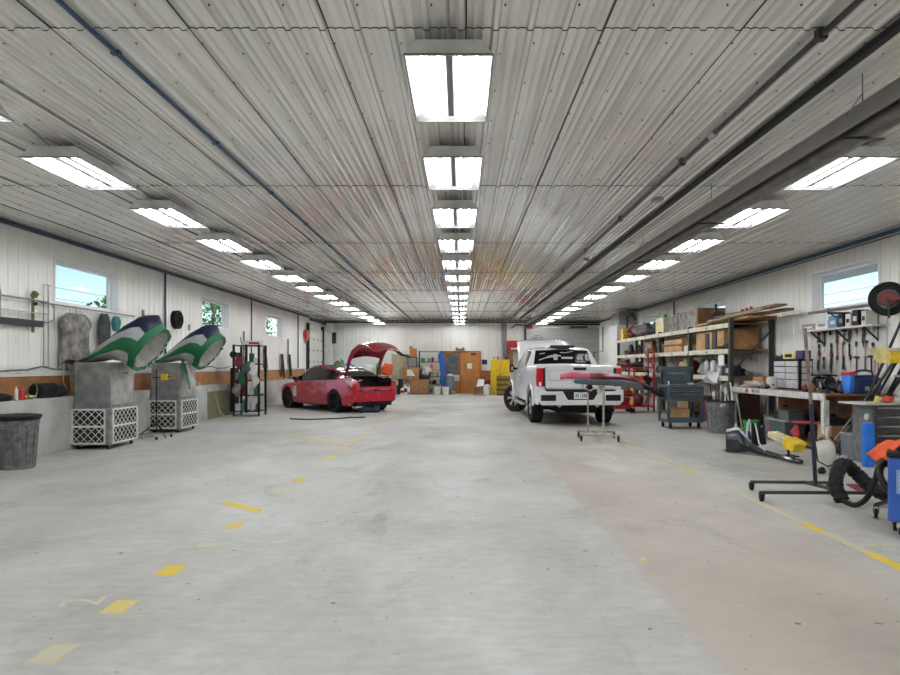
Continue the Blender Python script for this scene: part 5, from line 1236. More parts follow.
# grey tool cart with raised lid
t = thing('tool_cart', 'blue-grey steel tool cart with raised lid and open lower bay', 'tool cart', (5.0, 14.35, 0), R(4))
w, d_ = .385, .26
for sx in (-1, 1):
    for sy in (-1, 1):
        MB().box(sx*w-.025, sx*w+.025, sy*d_-.025, sy*d_+.025, .14, .95).build('post', bluegrey, t); caster(t, sx*(w-.06), sy*(d_-.04), .065, .14, dark)
MB().box(-w, w, -d_, d_, .14, .20).box(-w, w, -d_, -d_+.01, .2, .26).build('bottom_tray', bluegrey, t)
MB().box(-w+.025, w-.025, -d_+.01, d_, .62, .95).build('drawer_case', mat('cart_dark', (.04, .055, .065), .5), t)
z = .62
for i, h in enumerate((.10, .075, .065, .045)):
    o = MB().box(-w+.03, w-.03, -d_-.015, -d_+.01, z, z+h-.012).build('drawer', bluegrey, t, bevel=.004)
    MB().box(-w+.04, w-.04, -d_-.03, -d_-.015, z+h-.025, z+h-.012).build('drawer_pull', steel, o); z += h
MB().box(-w-.03, w+.03, -d_-.02, d_, .92, .985).build('top_tray', bluegrey, t, bevel=.004)
o = MB().box(-w-.005, w+.005, d_-.05, d_, .99, 1.40).build('lid', bluegrey, t, bevel=.008)
MB().box(-w+.02, -w+.04, d_-.10, d_-.05, 1.0, 1.32).box(w-.04, w-.02, d_-.10, d_-.05, 1.0, 1.32).build('gas_strut', dark, o)
text('lid_lettering', 'Jeff Bennett Co.', .068, (0, d_-.052, 1.24), (R(90), 0, 0), mat('pale_print', (.45, .5, .45), .5), o, .001, shear=.3)
crate('parts_box', 'yellow-brown wooden box in the lower bay of the grey tool cart', 'box', (4.98, 14.33, .205), (.36, .3, .24), wood, R(-6), False)
lump('parts_pile', 'dark heap of parts right of the box in the tool cart bay', 'heap', (5.26, 14.3, .205), (.10, .15, .11), dark, 95, .35)
tag(MB().lathe([(.02, 0), (.02, .06), (.008, .08)], 10).build('glue_bottle', white, loc=(4.68, 14.2, .986)), 'tiny white bottle on the left corner of the tool cart tray', 'bottle')
lump('white_rag', 'small white rag on the right side of the tool cart tray', 'rag', (5.2, 14.25, .986), (.08, .05, .02), white, 96)

t = trash_can('trash_can', 'tall scuffed grey round trash can at the near end of the racking', (5.47, 13.3, 0), .235, .275, .68, mat('scuffed_mid_grey_can', (.17, .175, .175), .7, var=.4, scale=18), black)
MB().box(-.12, -.0, -.30, -.285, .56, .63).build('can_label', offw, t)
# long things standing in/behind the can
for i, (dx, dy, l, m) in enumerate(((-.02, .08, 1.05, dark), (.06, .1, 1.0, steel), (.11, .05, .95, white), (-.08, .1, .98, dark))):
    tag(MB().cyl((5.47+dx, 13.3+dy, .1), (5.47+dx*1.6, 13.4+dy, l), .014, n=8).build('rod', m), ['black', 'steel', 'white', 'second black'][i]+' rod standing up out of the scuffed grey can', 'rod')
for i, (x, m, zt) in enumerate(((5.8, white, 1.05), (5.9, offw, 1.0), (5.72, steel, .9))):
    tag(MB().cyl((x, 13.2, .02), (x-.03, 13.5, zt), .017, n=8).box(x-.03, x+.03, 13.17, 13.23, 0, .12).build('broom', m), ['white', 'off-white', 'grey steel'][i]+' broom handle leaning between grey can and workbench', 'broom')

# workbench
BX0, BX1, BY0, BY1, BZ = 5.82, 6.93, 10.1, 13.6, .965
t = thing('workbench', 'long white-edged workbench against the right wall', 'workbench', (6.375, 11.85, 0))
q = lambda x, y, z: (x-6.375, y-11.85, z)
bwh = mat('grimy_white_beam', (.58, .58, .55), .5, var=.25, scale=9)
MB().box(BX0+.03-6.375, BX1-6.375, BY0-11.85, BY1-11.85, BZ-.03, BZ).build('bench_top', woodd, t)
o = MB().box(BX0-6.375, BX0+.03-6.375, BY0-11.85, BY1-11.85, BZ-.11, BZ+.002).build('front_beam', bwh, t, bevel=.004)
text('bench_lettering', 'VECTOR', .085, (BX0-.002-6.375, 12.45-11.85, BZ-.055), (R(90), 0, R(-90)), black, o, .001)
MB().box(BX0-.004-6.375, BX0-6.375, 12.78-11.85, 12.88-11.85, BZ-.09, BZ-.02).build('red_mark', redplastic, o)
for y in (BY0+.05, BY1-.05):
    MB().box(BX0-6.375, BX0+.09-6.375, y-.045-11.85, y+.045-11.85, 0, BZ-.10).build('leg', bwh, t, bevel=.004)
    MB().box(BX1-.08-6.375, BX1-6.375, y-.04-11.85, y+.04-11.85, 0, BZ-.03).build('leg', rk, t)
MB().bar(q(BX0+.1, BY0+.03, BZ-.12), q(BX1-.1, BY0+.03, .12), .035).build('brace', rk, t)
MB().box(.45, .47, -1.7, 1.7, .1, BZ-.04).build('back_panel', mat('brown_panel', (.30, .13, .055), .6, var=.2), t)
MB().box(-.5, .45, -1.7, 1.7, .06, .09).build('lower_shelf', woodd, t)

def lidbox(label, c, dims, m, lm, rz=0, cat='box'):
    w, d2, h = dims; t = thing('storage_box', label, cat, c, rz)
    MB().put([(-w*.45, -d2*.45, 0), (w*.45, -d2*.45, 0), (w*.45, d2*.45, 0), (-w*.45, d2*.45, 0), (-w/2, -d2/2, h), (w/2, -d2/2, h), (w/2, d2/2, h), (-w/2, d2/2, h)], [(0,3,2,1), (4,5,6,7), (0,1,5,4), (1,2,6,5), (2,3,7,6), (3,0,4,7)]).build('body', m, t, bevel=.01)
    MB().box(-w*.53, w*.53, -d2*.53, d2*.53, h, h+.03).build('lid', lm, t, bevel=.01); return t
teal_grey = mat('teal_grey_plastic', (.10, .13, .14), .45)
lidbox('large grey-teal lidded box under the workbench', (6.15, 11.9, .09), (.4, .62, .28), teal_grey, mat('pale_grey_lid', (.3, .32, .32), .4))
lidbox('smaller grey-blue lidded case stacked on the large box under the workbench', (6.15, 11.75, .401), (.3, .38, .16), mat('blue_grey_case', (.13, .15, .16), .4), teal_grey)
lidbox('flat grey box left of the stacked case under the workbench', (6.3, 12.55, .09), (.35, .4, .3), midg, greyp)
t = thing('bucket', 'bright green round bucket on the floor before the workbench', 'bucket', (5.78, 12.55, 0)); MB().lathe([(.12, 0), (.15, .30), (.16, .30), (.16, .33), (.14, .33), (.11, .02)], 20).build('body', green, t, smooth=True)
MB().tube([(.15*math.cos(a), .15*math.sin(a)*.2, .31-.12*math.sin(a)) for a in [PI*i/10 for i in range(11)]], .005, 5).build('handle', white, t)
for i, (x, y, m, r3, lb) in enumerate(((6.0, 11.3, red, (.07, .12, .13), 'red plastic part under the workbench near the lidded box'), (6.25, 11.0, dred, (.12, .16, .14), 'dark red part deeper under the workbench'), (6.1, 10.75, black, (.14, .16, .14), 'black machine part under the workbench'), (6.05, 12.3, pink, (.05, .08, .11), 'small pinkish part before the lidded box'))):
    lump('loose_part', lb, 'part', (x, y, .09), r3, m, 100+i, .35)
t = thing('red_bar', 'long red and black bar lying under the workbench', 'bar', (6.2, 10.75, .52)); MB().tube([(-.2, .6, 0), (0, 0, .03), (.1, -.3, 0)], .03, 8).build('bar', red, t, smooth=True)
t.location.z = .40
lump('tyre_piece', 'dark rubber pad on stacked goods at the near end under the workbench', 'pad', (6.3, 10.5, .44), (.3, .2, .06), rubber, 111)
crate('carton', 'brown cardboard carton under the near end of the workbench', 'box', (6.3, 10.45, .09), (.55, .4, .34), card, 0, False)
# blue spray guns / bottles at front of bench
for i, (x, y, m, h) in enumerate(((5.62, 12.35, bblue, .14), (5.58, 12.1, navy, .16), (5.7, 11.95, blue, .12), (5.45, 12.5, navy, .12))):
    t = thing('spray_bottle', ['bright blue', 'navy', 'mid blue', 'second navy'][i]+' squat bottle with white top on the floor before the workbench', 'bottle', (x, y, 0), group='blue bottles before the workbench')
    MB().lathe([(.06, 0), (.065, .02), (.065, h*.8), (.03, h)], 14).build('body', m, t, smooth=True); MB().lathe([(.03, h), (.02, h+.1), (.012, h+.16)], 10).build('nozzle', white, t, smooth=True)
tag(MB().tube([(0, 0, .012), (0, .02, .25), (.02, -.05, .4), (0, -.1, .38), (.03, -.15, .012), (.1, -.3, .012)], .012, 6).build('looped_cable', white, loc=(5.45, 12.0, 0), smooth=True), 'thin white looped cord standing before the green bucket', 'cord')

# on the bench
def organiser():
    t = thing('parts_organiser', 'black-framed cabinet of pale drawers on the workbench', 'organiser', (6.4, 12.15, BZ)); w, d2, h = .13, .46, .58
    # faces -x (towards the room) and -y (towards the viewer)
    MB().box(-w, w, -d2, d2, 0, .02).box(-w, w, -d2, d2, h-.02, h).box(-w, w, -.015, .015, .02, h-.02).box(-w, w, -d2, -d2+.02, 0, h).box(-w, w, d2-.02, d2, 0, h).box(w-.01, w, -d2, d2, 0, h).build('frame', black, t)
    for j in range(2):
        y0 = -d2+.025 if j == 0 else .02; y1 = y0+d2-.045; z = .025
        for i, hh in enumerate((.17, .12, .12, .11)):
            MB().box(-w-.02, w-.02, y0, y1, z, z+hh-.012).build('drawer', mat('milky_drawer', (.52, .54, .56), .3), t, bevel=.004); z += hh+.002
    for i, (z0, z1) in enumerate(((.025, .18), (.195, .30), (.315, .42), (.435, .54))): MB().box(-w+.05, w-.02, -d2-.015, -d2, z0, z1).build('side_drawer', MATS['milky_drawer'], t, bevel=.004)
    return t
t = organiser()
o = crate('tool_case', 'yellow case lying on top of the drawer organiser', 'case', (6.4, 12.1, BZ+.585), (.22, .42, .12), pyellow, 0, False); MB().box(-.12, -.11, -.12, .12, .03, .09).build('side_label', black, o)
tag(MB().box(-.08, .08, -.12, .12, 0, .15).build('small_box', purple, loc=(6.4, 11.78, BZ+.585), bevel=.005), 'small dark purple box beside the yellow case', 'box')
tag(MB().box(-.08, .08, -.2, .2, 0, .22).build('carton', card, loc=(6.3, 13.2, BZ), bevel=.003), 'brown carton on the far end of the workbench', 'box')
lump('rag_pile', 'pale crumpled rags on the far end of the workbench', 'rag', (6.0, 12.95, BZ), (.12, .45, .07), mat('pale_rag', (.5, .45, .42), .8), 121, .4)
lump('folded_sheet', 'black folded panel leaning behind the carton on the workbench', 'panel', (6.7, 13.2, BZ+.0), (.12, .35, .35), black, 122, .2)
tag(MB().lathe([(.09, 0), (.1, .02), (.1, .2), (.07, .24)], 18).build('plastic_jar', offw, loc=(6.05, 12.25, BZ), smooth=True), 'squat translucent jar before the drawer organiser', 'jar')
t = thing('bench_grinder', 'black bench grinder on the workbench before the tall pole', 'grinder', (6.3, 10.95, BZ), R(0))
MB().cyl((0, -.10, .17), (0, .10, .17), .085, n=18).box(-.07, .07, -.08, .08, 0, .1).build('motor', black, t, smooth=True)
for y in (-.17, .17):
    MB().lathe([(.10, -.03), (.10, .03)], 20, (0, y, .17), 'y').build('wheel_guard', dark, t, smooth=True)
MB().box(-.12, .12, -.2, .2, .27, .30).box(-.12, -.09, -.04, .04, .06, .2).build('handle_bar', black, t); MB().box(-.1, -.06, -.06, .06, .04, .18).build('cover', white, t)
for i, (x, y, m, r3, lb) in enumerate(((6.3, 10.5, black, (.12, .13, .11), 'black rounded power tool on the near end of the workbench'), (6.45, 10.3, dark, (.06, .06, .1), 'small dark tool beside the rounded one'), (6.15, 10.2, navy, (.04, .05, .08), 'small navy pot at the front of the workbench end'), (6.1, 10.55, dred, (.03, .08, .03), 'small red tool at the bench edge'))):
    lump('power_tool', lb, 'tool', (x, y, BZ), r3, m, 130+i, .3)
# blue charger case
t = thing('charger_case', 'dark blue machine case with red corner and carry handle on the workbench end', 'charger', (6.55, 10.32, BZ))
MB().box(-.20, .26, -.13, .13, 0, .26).box(-.16, .22, -.12, .12, .26, .30).build('casing', mat('charger_blue', (.015, .04, .16), .35), t, bevel=.025)
MB().tube([(-.13, 0, .29), (-.1, 0, .35), (.0, 0, .375), (.1, 0, .375), (.18, 0, .35), (.2, 0, .29)], .018, 8).build('carry_handle', navy, t, smooth=True)
MB().prism([(-.27, 0), (-.2, 0), (-.17, .33), (-.24, .33)], -.13, .12).build('side_cover', bblue, t, bevel=.01); MB().box(-.26, -.17, -.135, .125, .3, .36).build('red_corner', redplastic, t, bevel=.015)
b = MB()
for i in range(3): b.box(-.12, .2, -.135, -.13, .07+.06*i, .085+.06*i)
b.build('vent', black, t); MB().box(-.02, .05, -.14, -.13, .05, .12).build('knob', steel, t)

# pegboard with tools
MB().box(XR-.045, XR-.022, 10.3, 12.55, 1.25, 2.25).build('trim_300', mat('pegboard_white', (.62, .62, .59), .5, var=.04)); struct(bpy.data.objects['trim_300'], 'pale pegboard panel fixed to the right wall above the workbench')
g = random.Random(31)
tm = {'black': black, 'red-handled': dred, 'dark steel': dark, 'bright steel': steel, 'dark grey': greyp, 'brown': woodd}
kinds_ = ['screwdriver', 'pliers', 'wrench', 'hammer', 'hand_saw']
k = 0
for r_, z in enumerate((2.0, 1.75, 1.5)):
    for j in range(9):
        y = 10.62+.2*j+g.uniform(-.03, .03); kd = g.choice(kinds_); mn = g.choice(list(tm)); h = g.uniform(.16, .3); z0 = z+g.uniform(-.03, .03)
        t = thing(kd, f'{mn} {kd.replace("_", " ")} hung on the pegboard, {["top","middle","lowest"][r_]} row, {ordn[j] if j else "first"} from the near end', 'tool', (XR-.07, y, z0), group='tools on the pegboard')
        if kd == 'screwdriver': MB().cyl((0,0,0), (0,0,.09), .018, n=8).build('handle', tm[mn], t); MB().cyl((0,0,-h*.6), (0,0,0), .006, n=6).build('blade', steel, t)
        elif kd == 'pliers': MB().bar((0,-.03,-.16), (0,0,0), .018).bar((0,.03,-.16), (0,0,0), .018).build('handle', tm[mn], t); MB().bar((0,0,0), (0,0,.07), .03).build('jaw', dark, t)
        elif kd == 'wrench': MB().bar((0,0,-h*.7), (0,0,.05), .02).lathe([(.028, -.006), (.028, .006)], 10, (0,0,.06), 'x').build('shaft', tm[mn] if mn != 'red-handled' else red, t)
        elif kd == 'hammer': MB().cyl((0,0,-h), (0,0,.05), .012, n=8).build('handle', tm[mn], t); MB().cyl((0,-.06,.06), (0,.06,.06), .02, n=8).build('head', dark, t)
        else: MB().prism([(-.03, .05), (.03, .05), (.05, -.12), (.0, -h)], -.004, .004, 'x').build('blade', dark, t); MB().box(-.012, .012, -.035, .035, .05, .13).build('grip', tm[mn], t)
# shelf above pegboard with caulking tubes and trays
t = thing('wall_shelf', 'narrow white wall shelf below the nearest right window', 'shelf', (6.83, 11.2, 2.10))
MB().box(-.15, .14, -.95, 1.3, -.03, .0).build('shelf_board', offw, t); 
for y in (-.7, .1, .9): MB().bar((.12, y, -.25), (-.12, y, -.03), .025).bar((.13, y, -.28), (.13, y, -.03), .025).build('bracket', dark, t)
g = random.Random(17)
for i, (y, w, h, m, lb) in enumerate(((12.2, .22, .12, galv, 'grey metal tray at the far end of the narrow wall shelf'), (11.75, .2, .16, white, 'white tray second on the narrow wall shelf'), (11.4, .12, .22, mat('sky_blue', (.12, .3, .5), .5), 'sky-blue carton on the narrow wall shelf under the window'), (11.15, .07, .25, black, 'black box between pale sleeves on the wall shelf'), (10.95, .07, .22, white, 'white sleeve on the narrow wall shelf'), (10.75, .08, .27, black, 'tall black box near the hose reel on the wall shelf'), (10.52, .06, .24, offw, 'cream sleeve on the wall shelf next to the hose reel'))):
    o = tag(MB().box(-.1, .1, -w, w, 0, h).build('shelf_box', m, loc=(6.82, y, 2.10), bevel=.006), lb, 'box')
    MB().box(-.104, -.1, -w*.6, w*.6, h*.3, h*.6).build('box_label', [paper, midg, white, midg, black, offw, dark][i], o)
tag(MB().tube([(6.6, 11.95, 2.41), (6.62, 7.2, 2.39)], .028, 10).build('long_pipe', mat('dull_steel_pipe', (.2, .2, .22), .4, .7), smooth=True), 'long grey pipe lying level in front of the nearest right window', 'pipe')
for i, y in enumerate((8.2, 11.3)):
    t = thing('pipe_bracket', ['nearer', 'farther'][i]+' wall arm carrying the long grey pipe', 'bracket', (6.98, y, 2.36)); MB().box(-.40, -.01, -.015, .015, -.02, .018).box(-.40, -.385, -.015, .015, .018, .09).bar((-.02, 0, -.25), (-.34, 0, -.02), .02).build('arm', dark, t)
# hose reel
t = thing('hose_reel', 'black hose reel with red hub on the right wall beside the window', 'hose reel', (6.52, 9.62, 2.44), R(52))
for r_ in (.17, .205, .24):
    for xx in (-.05, 0, .05): MB().tube([(xx, r_*math.cos(2*PI*i/30), r_*math.sin(2*PI*i/30)) for i in range(30)], .02, 6, closed=True).build('hose', rubber, t, smooth=True)
MB().cyl((-.02, 0, 0), (.06, 0, 0), .19, n=24).build('back_flange', greyp, t, smooth=True); MB().cyl((-.1, 0, 0), (.1, 0, 0), .11, n=20).bar((-.1, 0, 0), (-.13, -.5, -.02), .06).build('hub', dred, t, smooth=True)
MB().bar((-.12, 0, .0), (-.12, -.02, -.3), .03).build('arm', dark, t)
tag(MB().lathe([(.10, -.02), (.12, 0), (.10, .02)], 20, (0,0,0), 'x').cyl((0,.0,0), (.08, -.0, 0), .03).build('yellow_pulley', yellow, loc=(6.55, 9.2, 2.03), smooth=True), 'small yellow wheel-shaped part under the hose reel', 'pulley')
# leaning bars
g = random.Random(8)
lean = [((5.95, 9.85, 0), (6.92, 9.35, 2.95), .02, dark), ((5.85, 9.95, 0), (6.8, 9.5, 1.9), .022, rk), ((6.05, 9.7, 0), (6.9, 9.25, 2.2), .02, black), ((6.1, 9.9, 0), (6.92, 9.1, 2.1), .025, dark), ((5.75, 10.0, 0), (6.6, 10.02, 1.1), .014, midg), ((6.2, 9.8, 0), (6.92, 9.5, 1.9), .02, steel), ((5.9, 9.75, 0), (6.88, 9.15, 2.45), .018, black)]
for i, (a, c, r_, m) in enumerate(lean):
    tag(MB().cyl(a, c, r_, n=8).build('leaning_bar', m), ['longest black bar leaning on the right wall past the hose reel', 'dark green-grey bar leaning beside the near end of the workbench', 'black bar, third in the leaning bundle beside the workbench', 'thick dark bar in the leaning bundle behind the yellow beam', 'thin grey rod leaning lowest beside the workbench end', 'bright steel bar in the leaning bundle', 'thin long black bar behind the hose reel in the bundle'][i], 'bar', 'bars leaning beside the workbench')
t = thing('t_handle_tool', 'thin T-shaped tool with black head hung left of the yellow beam', 'tool', (6.75, 10.12, 1.56)); MB().bar((-.22, 0, 0), (.0, 0, 0), .022).bar((-.10, 0, .0), (.0, 0, .0), .045).build('head', black, t); MB().cyl((-.1, 0, -.6), (-.1, 0, 0), .008, n=6).cyl((-.05, 0, -.6), (-.05, 0, 0), .008, n=6).build('stem', dred, t)

# yellow shelf frame and grey drawer cabinet near the edge of the picture
t = thing('frame_shelf', 'bright yellow steel beam shelf on a grey post', 'shelf', (6.42, 8.6, 0))
MB().box(-.66, .62, -.14, .14, 1.455, 1.62).build('yellow_beam', yellow, t, bevel=.01); MB().box(-.70, .62, -.16, .16, 1.62, 1.66).build('top_plate', mat('pale_yellow_plate', (.7, .66, .5), .5), t, bevel=.004)
MB().prism([(-.66, 1.46), (-.78, 1.66), (-.66, 1.66)], -.13, .13).build('end_bracket', mat('worn_yellow_bracket', (.75, .65, .25), .5, var=.3), t)
for x in (-.24, .5): MB().box(x-.05, x+.05, -.1, .1, 0, 1.455).build('post', mat('post_grey', (.09, .09, .10), .5), t)
MB().bar((-.5, .0, 1.28), (.5, 0, 1.28), .03).build('cross_bar', steel, t)
t = thing('cloth_pack', 'pink and black bundle standing on the yellow beam shelf', 'bundle', (6.35, 8.6, 1.66)); MB().box(-.11, .11, -.1, .1, 0, .35).build('pack', mat('dark_maroon', (.1, .02, .03), .6), t, bevel=.02); MB().box(-.15, -.11, -.08, .08, 0, .3).build('pink_side', mat('soft_pink', (.7, .2, .25), .6), t)
t = thing('drawer_cabinet', 'dark grey drawer cabinet with overhanging white top beside the yellow beam', 'cabinet', (6.27, 9.2, 0))
MB().box(-.40, .45, -.2, .25, 0, .86).build('body', greyp, t, bevel=.005); MB().box(-.58, .5, -.25, .3, .86, .885).build('top', bwh, t)
for i in range(6):
    o = MB().box(-.36, .42, -.225, -.2, .06+.132*i, .06+.132*i+.11).build('drawer', mat('drawer_dark_grey', (.09, .09, .085), .45, .3), t, bevel=.004); MB().box(-.34, .40, -.25, -.225, .06+.132*i+.085, .06+.132*i+.108).build('drawer_pull', steel, o)
MB().lathe([(.05, -.01), (.05, .01)], 14, (-.41, -.1, .68), 'x').build('hook_disc', white, t)
g = random.Random(55)
for i, (x, m, r3, lb) in enumerate(((-.25, pyellow, (.05, .05, .05), 'pale yellow tape roll on the grey drawer cabinet'), (-.1, orange, (.07, .06, .05), 'orange packet on the grey drawer cabinet'), (.05, white, (.08, .06, .04), 'white packet on the grey drawer cabinet'), (.0, pink, (.08, .07, .04), 'pink pouch at the back of the grey drawer cabinet'), (.2, midg, (.1, .08, .08), 'grey tool heap on the grey drawer cabinet'), (.32, mat('golden_brown', (.4, .2, .05), .6), (.1, .1, .13), 'golden brown bundle behind the grey tool heap'))):
    lump(['tape_roll', 'packet', 'packet', 'pouch', 'tool_heap', 'bundle'][i], lb, ['tape', 'packet', 'packet', 'pouch', 'heap', 'bundle'][i], (6.27+x, 9.1 if i != 3 else 9.35, .886), r3, m, 150+i, .3)
t = lidbox('grey plastic tub on the floor left of the tall blue slab', (6.0, 9.62, 0), (.24, .3, .36), mat('mid_grey_tub', (.16, .19, .22), .5), midg, cat='tub')
tag(MB().box(-.07, .07, -.05, .05, 0, .62).build('blue_slab', bblue, loc=(5.72, 8.85, 0), bevel=.02), 'bright blue upright slab standing before the grey drawer cabinet', 'slab')

# tall pole panel stand
t = thing('pole_stand', 'tall rusty pole stand on a wide wheeled base', 'stand', (3.97, 7.0, 0), 0)
pm = mat('rusty_painted_steel', (.25, .19, .16), .6, .3, var=.6, scale=12)
MB().cyl((-.03, 0, .09), (-.08, 0, 1.0), .022, n=12).build('upright_sleeve', mat('dark_navy_steel', (.04, .045, .08), .45, .5), t, smooth=True)
MB().cyl((-.08, 0, 1.0), (-.15, 0, 1.84), .019, n=12).build('upright', pm, t, smooth=True)
MB().bar((-.66, .2, .095), (.22, .15, .095), .032).bar((-.84, -.40, .095), (.98, -.43, .095), .032).bar((-.06, .2, .095), (.06, -.42, .095), .032).build('base_rail', mat('dark_base_steel', (.09, .08, .075), .5, .4), t)
for x, y in ((-.65, .2), (.21, .15), (-.82, -.40), (.95, -.43)): caster(t, x, y, .036, .085, dark)
# dark bumper cover on floor
t = thing('bumper_cover', 'navy black bumper cover lying on the floor before the workbench', 'bumper', (5.05, 10.0, 0))
def fl(px, py, Y): v = P(px, py, Y); return Vector((v.x-5.05, v.y-10.0, v.z))
A = [(726, 432, 457, 10.3), (738, 430, 456, 10.2), (748, 440, 452, 10.1), (762, 449, 457, 9.9), (776, 453, 462, 9.6), (790, 456, 466, 9.2), (803, 460, 468, 9.0)]
b = MB(); rows = []
for px, y0, y1, Y in A:
    top, bot = fl(px, y0, Y), fl(px, y1, Y); z0 = max(bot.z, .015); bot.z = z0; m_ = (top+bot)/2
    rows.append([top+Vector((.02, .14, -.02)), top, m_+Vector((-.03, -.06, 0)), bot, bot+Vector((.02, .16, 0))])
b.loft(rows, closed=False, cap=False)
o = b.build('shell', mat('navy_black_gloss', (.014, .017, .03), .22, coat=.5), t, smooth=50); md = o.modifiers.new('thick', 'SOLIDIFY'); md.thickness = .015
o = MB().loft([[r[1]+Vector((0, -.01, .0)), r[1]+Vector((-.0, -.02, .03)), r[1]+Vector((.03, .05, .04))] for r in rows[:2]]+[[r[1]+Vector((0, -.01, .0)), r[1]+Vector((-.0, -.02, .02)), r[1]+Vector((.03, .05, .03))] for r in rows[2:3]], closed=False, cap=False).build('edge_trim', white, t); 
MB().tube([fl(755, 423, 9.9), fl(757, 432, 9.9), fl(759, 443, 9.85), fl(765, 451, 9.8)], .012, 6).build('white_edge', white, t, smooth=True)
MB().prism([(-.38, .12), (-.15, .16), (-.2, .42), (-.38, .5)], .1, .14).build('inner_flap', black, t)
t = thing('yellow_bumper_part', 'white and yellow moulded part resting on the navy bumper cover', 'part', (5.15, 9.95, 0))
a0, a1 = P(772, 434, 9.8), P(800, 446, 9.3); off = Vector((5.15, 9.95, 0)); a0 -= off; a1 -= off
mid_ = a0.lerp(a1, .6)
MB().bar(a0, mid_, .2, .10).build('white_half', mat('pale_yellow_white', (.72, .68, .45), .5, var=.3), t, bevel=.02); MB().bar(mid_, a1+Vector((0,0,-.03)), .24, .15).build('yellow_half', yellow, t, bevel=.02)
for f in (.2, .45, .75): MB().lathe([(.025, 0), (.02, .03)], 10, a0.lerp(a1, f)+Vector((0, 0, .05))).build('boss', pyellow, t)
tag(MB().cyl((0,0,0), (0,0,.28), .02, n=8).box(-.12, .12, -.1, .1, 0, .02).build('support_post', dark, loc=(5.12, 9.85, 0)), 'dark low support under the yellow moulded part', 'support')
# white jug behind the pole stand
t = thing('sprayer', 'white plastic sprayer jug with brown pump top and black hose behind the pole stand', 'sprayer', (4.93, 8.55, 0))
MB().lathe([(.13, 0), (.14, .03), (.135, .3), (.11, .38), (.06, .42)], 20).build('tank', offw, t, smooth=True); MB().lathe([(.05, .42), (.05, .47), (.02, .5)], 14, (-.04, 0, 0)).build('pump_top', card, t)
MB().cyl((.05, .05, .40), (.07, .05, .58), .02, n=8).build('handle', white, t)
MB().tube([(-.05, -.05, .45), (-.18, -.1, .4), (-.17, -.14, .15), (-.05, -.17, .08), (.12, -.16, .14), (.15, -.1, .35), (.05, -.05, .46)], .010, 6).build('hose', black, t, smooth=True)
lump('black_caster', 'black round foot on the floor left of the sprayer jug', 'foot', (4.75, 8.3, 0), (.05, .05, .045), black, 170)

# blue extraction machine at the right edge with big black hose
MX, MY = 3.97, 5.32
t = thing('extraction_machine', 'blue wheeled extraction machine with black hoses, partly out of frame', 'machine', (MX, MY, 0), R(-35))
MB().box(-.30, .30, -.27, .27, .12, .66).build('cabinet', blue, t, bevel=.02); MB().box(-.31, .31, -.28, .28, .66, .70).build('top', black, t, bevel=.01)
MB().box(-.24, -.04, -.28, -.27, .36, .56).build('label_panel', mat('pale_blue_label', (.25, .4, .65), .4), t)
b = MB()
for i in range(4): b.box(-.22, -.08, -.285, -.28, .40+.035*i, .41+.035*i)
b.build('label_print', white, t)
for x, y in ((-.25, -.03), (.24, -.22), (-.2, .22), (.24, .22)): caster(t, x, y, .055, .12, dark)
MB().bar((-.28, .2, .22), (-.40, .42, .12), .03).build('outrigger', dark, t); caster(t, -.40, .42, .045, .12, dark)
hose = [(3.98, 6.3, .45), (3.78, 6.35, .42), (3.68, 6.5, .35), (3.72, 6.3, .55), (3.74, 6.0, .60), (3.72, 5.7, .55)]
def big(pts, n=60):
    pts = [Vector(p) for p in pts]; out = []
    for i in range(n):
        f = i/(n-1)*(len(pts)-1); k = min(int(f), len(pts)-2); u = f-k
        p0, p1, p2, p3 = pts[max(k-1, 0)], pts[k], pts[k+1], pts[min(k+2, len(pts)-1)]
        out.append(.5*((2*p1)+(-p0+p2)*u+(2*p0-5*p1+4*p2-p3)*u*u+(-p0+3*p1-3*p2+p3)*u**3))
    return out
h1 = big([P(889, 496, 6.3), P(873, 489, 6.45), P(858, 475, 6.6), P(845, 464, 6.6), P(838, 470, 6.5), P(836, 486, 6.4), P(842, 500, 6.3)], 46)
rs = [.062*(1+.16*(i % 2)+.05*math.sin(i*1.9)) for i in range(len(h1))]
o = MB().tube(h1, rs, 12).build('ribbed_hose', mat('crinkled_black_fabric', (.013, .013, .013), .55, bump=.8, bscale=30), smooth=60); tag(o, 'thick crinkled black duct arching over the floor to the blue machine', 'duct')
tag(MB().blob((0,0,0), .035, .035, .02, 5, .4, flat=False).build('hose_clip', steel, loc=tuple(P(844, 459, 6.6)+Vector((0,0,.02)))), 'small steel clip on top of the black duct arch', 'clip')
h2 = big([P(843, 501, 6.2), P(855, 505, 6.1), P(866, 499, 6.0), P(874, 484, 5.9), P(879, 468, 5.8), P(888, 464, 5.75), P(897, 466, 5.7)], 40)
h3 = big([P(897, 501, 5.3), P(886, 487, 5.35), P(880, 474, 5.45), P(884, 463, 5.6), P(897, 458, 5.75)], 34)
for i, h_ in enumerate((h2, h3)):
    tag(MB().tube(h_, .026, 10).build('machine_hose', mat('matt_hose', (.02, .02, .02), .45), smooth=True), ['lower black hose curling from the duct end up to the blue machine', 'black hose looping down across the front of the blue machine'][i], 'hose')
cl = []
for i in range(9):
    f = i/8; row = []
    for k in range(7):
        u = k/6; x = -.02+.34*f-.0; y = -.12+.28*u; z = .03+.025*math.sin(u*9+f*5)-.13*max(0, .35-f)/.35
        row.append(Vector((x, y, z)))
    cl.append(row)
o = MB().loft(cl, closed=False, cap=False).build('orange_cloth', orange, loc=(3.66, 5.50, .705), smooth=60); md = o.modifiers.new('thick', 'SOLIDIFY'); md.thickness = .012
tag(o, 'orange cloth draped over the top of the blue machine', 'cloth')
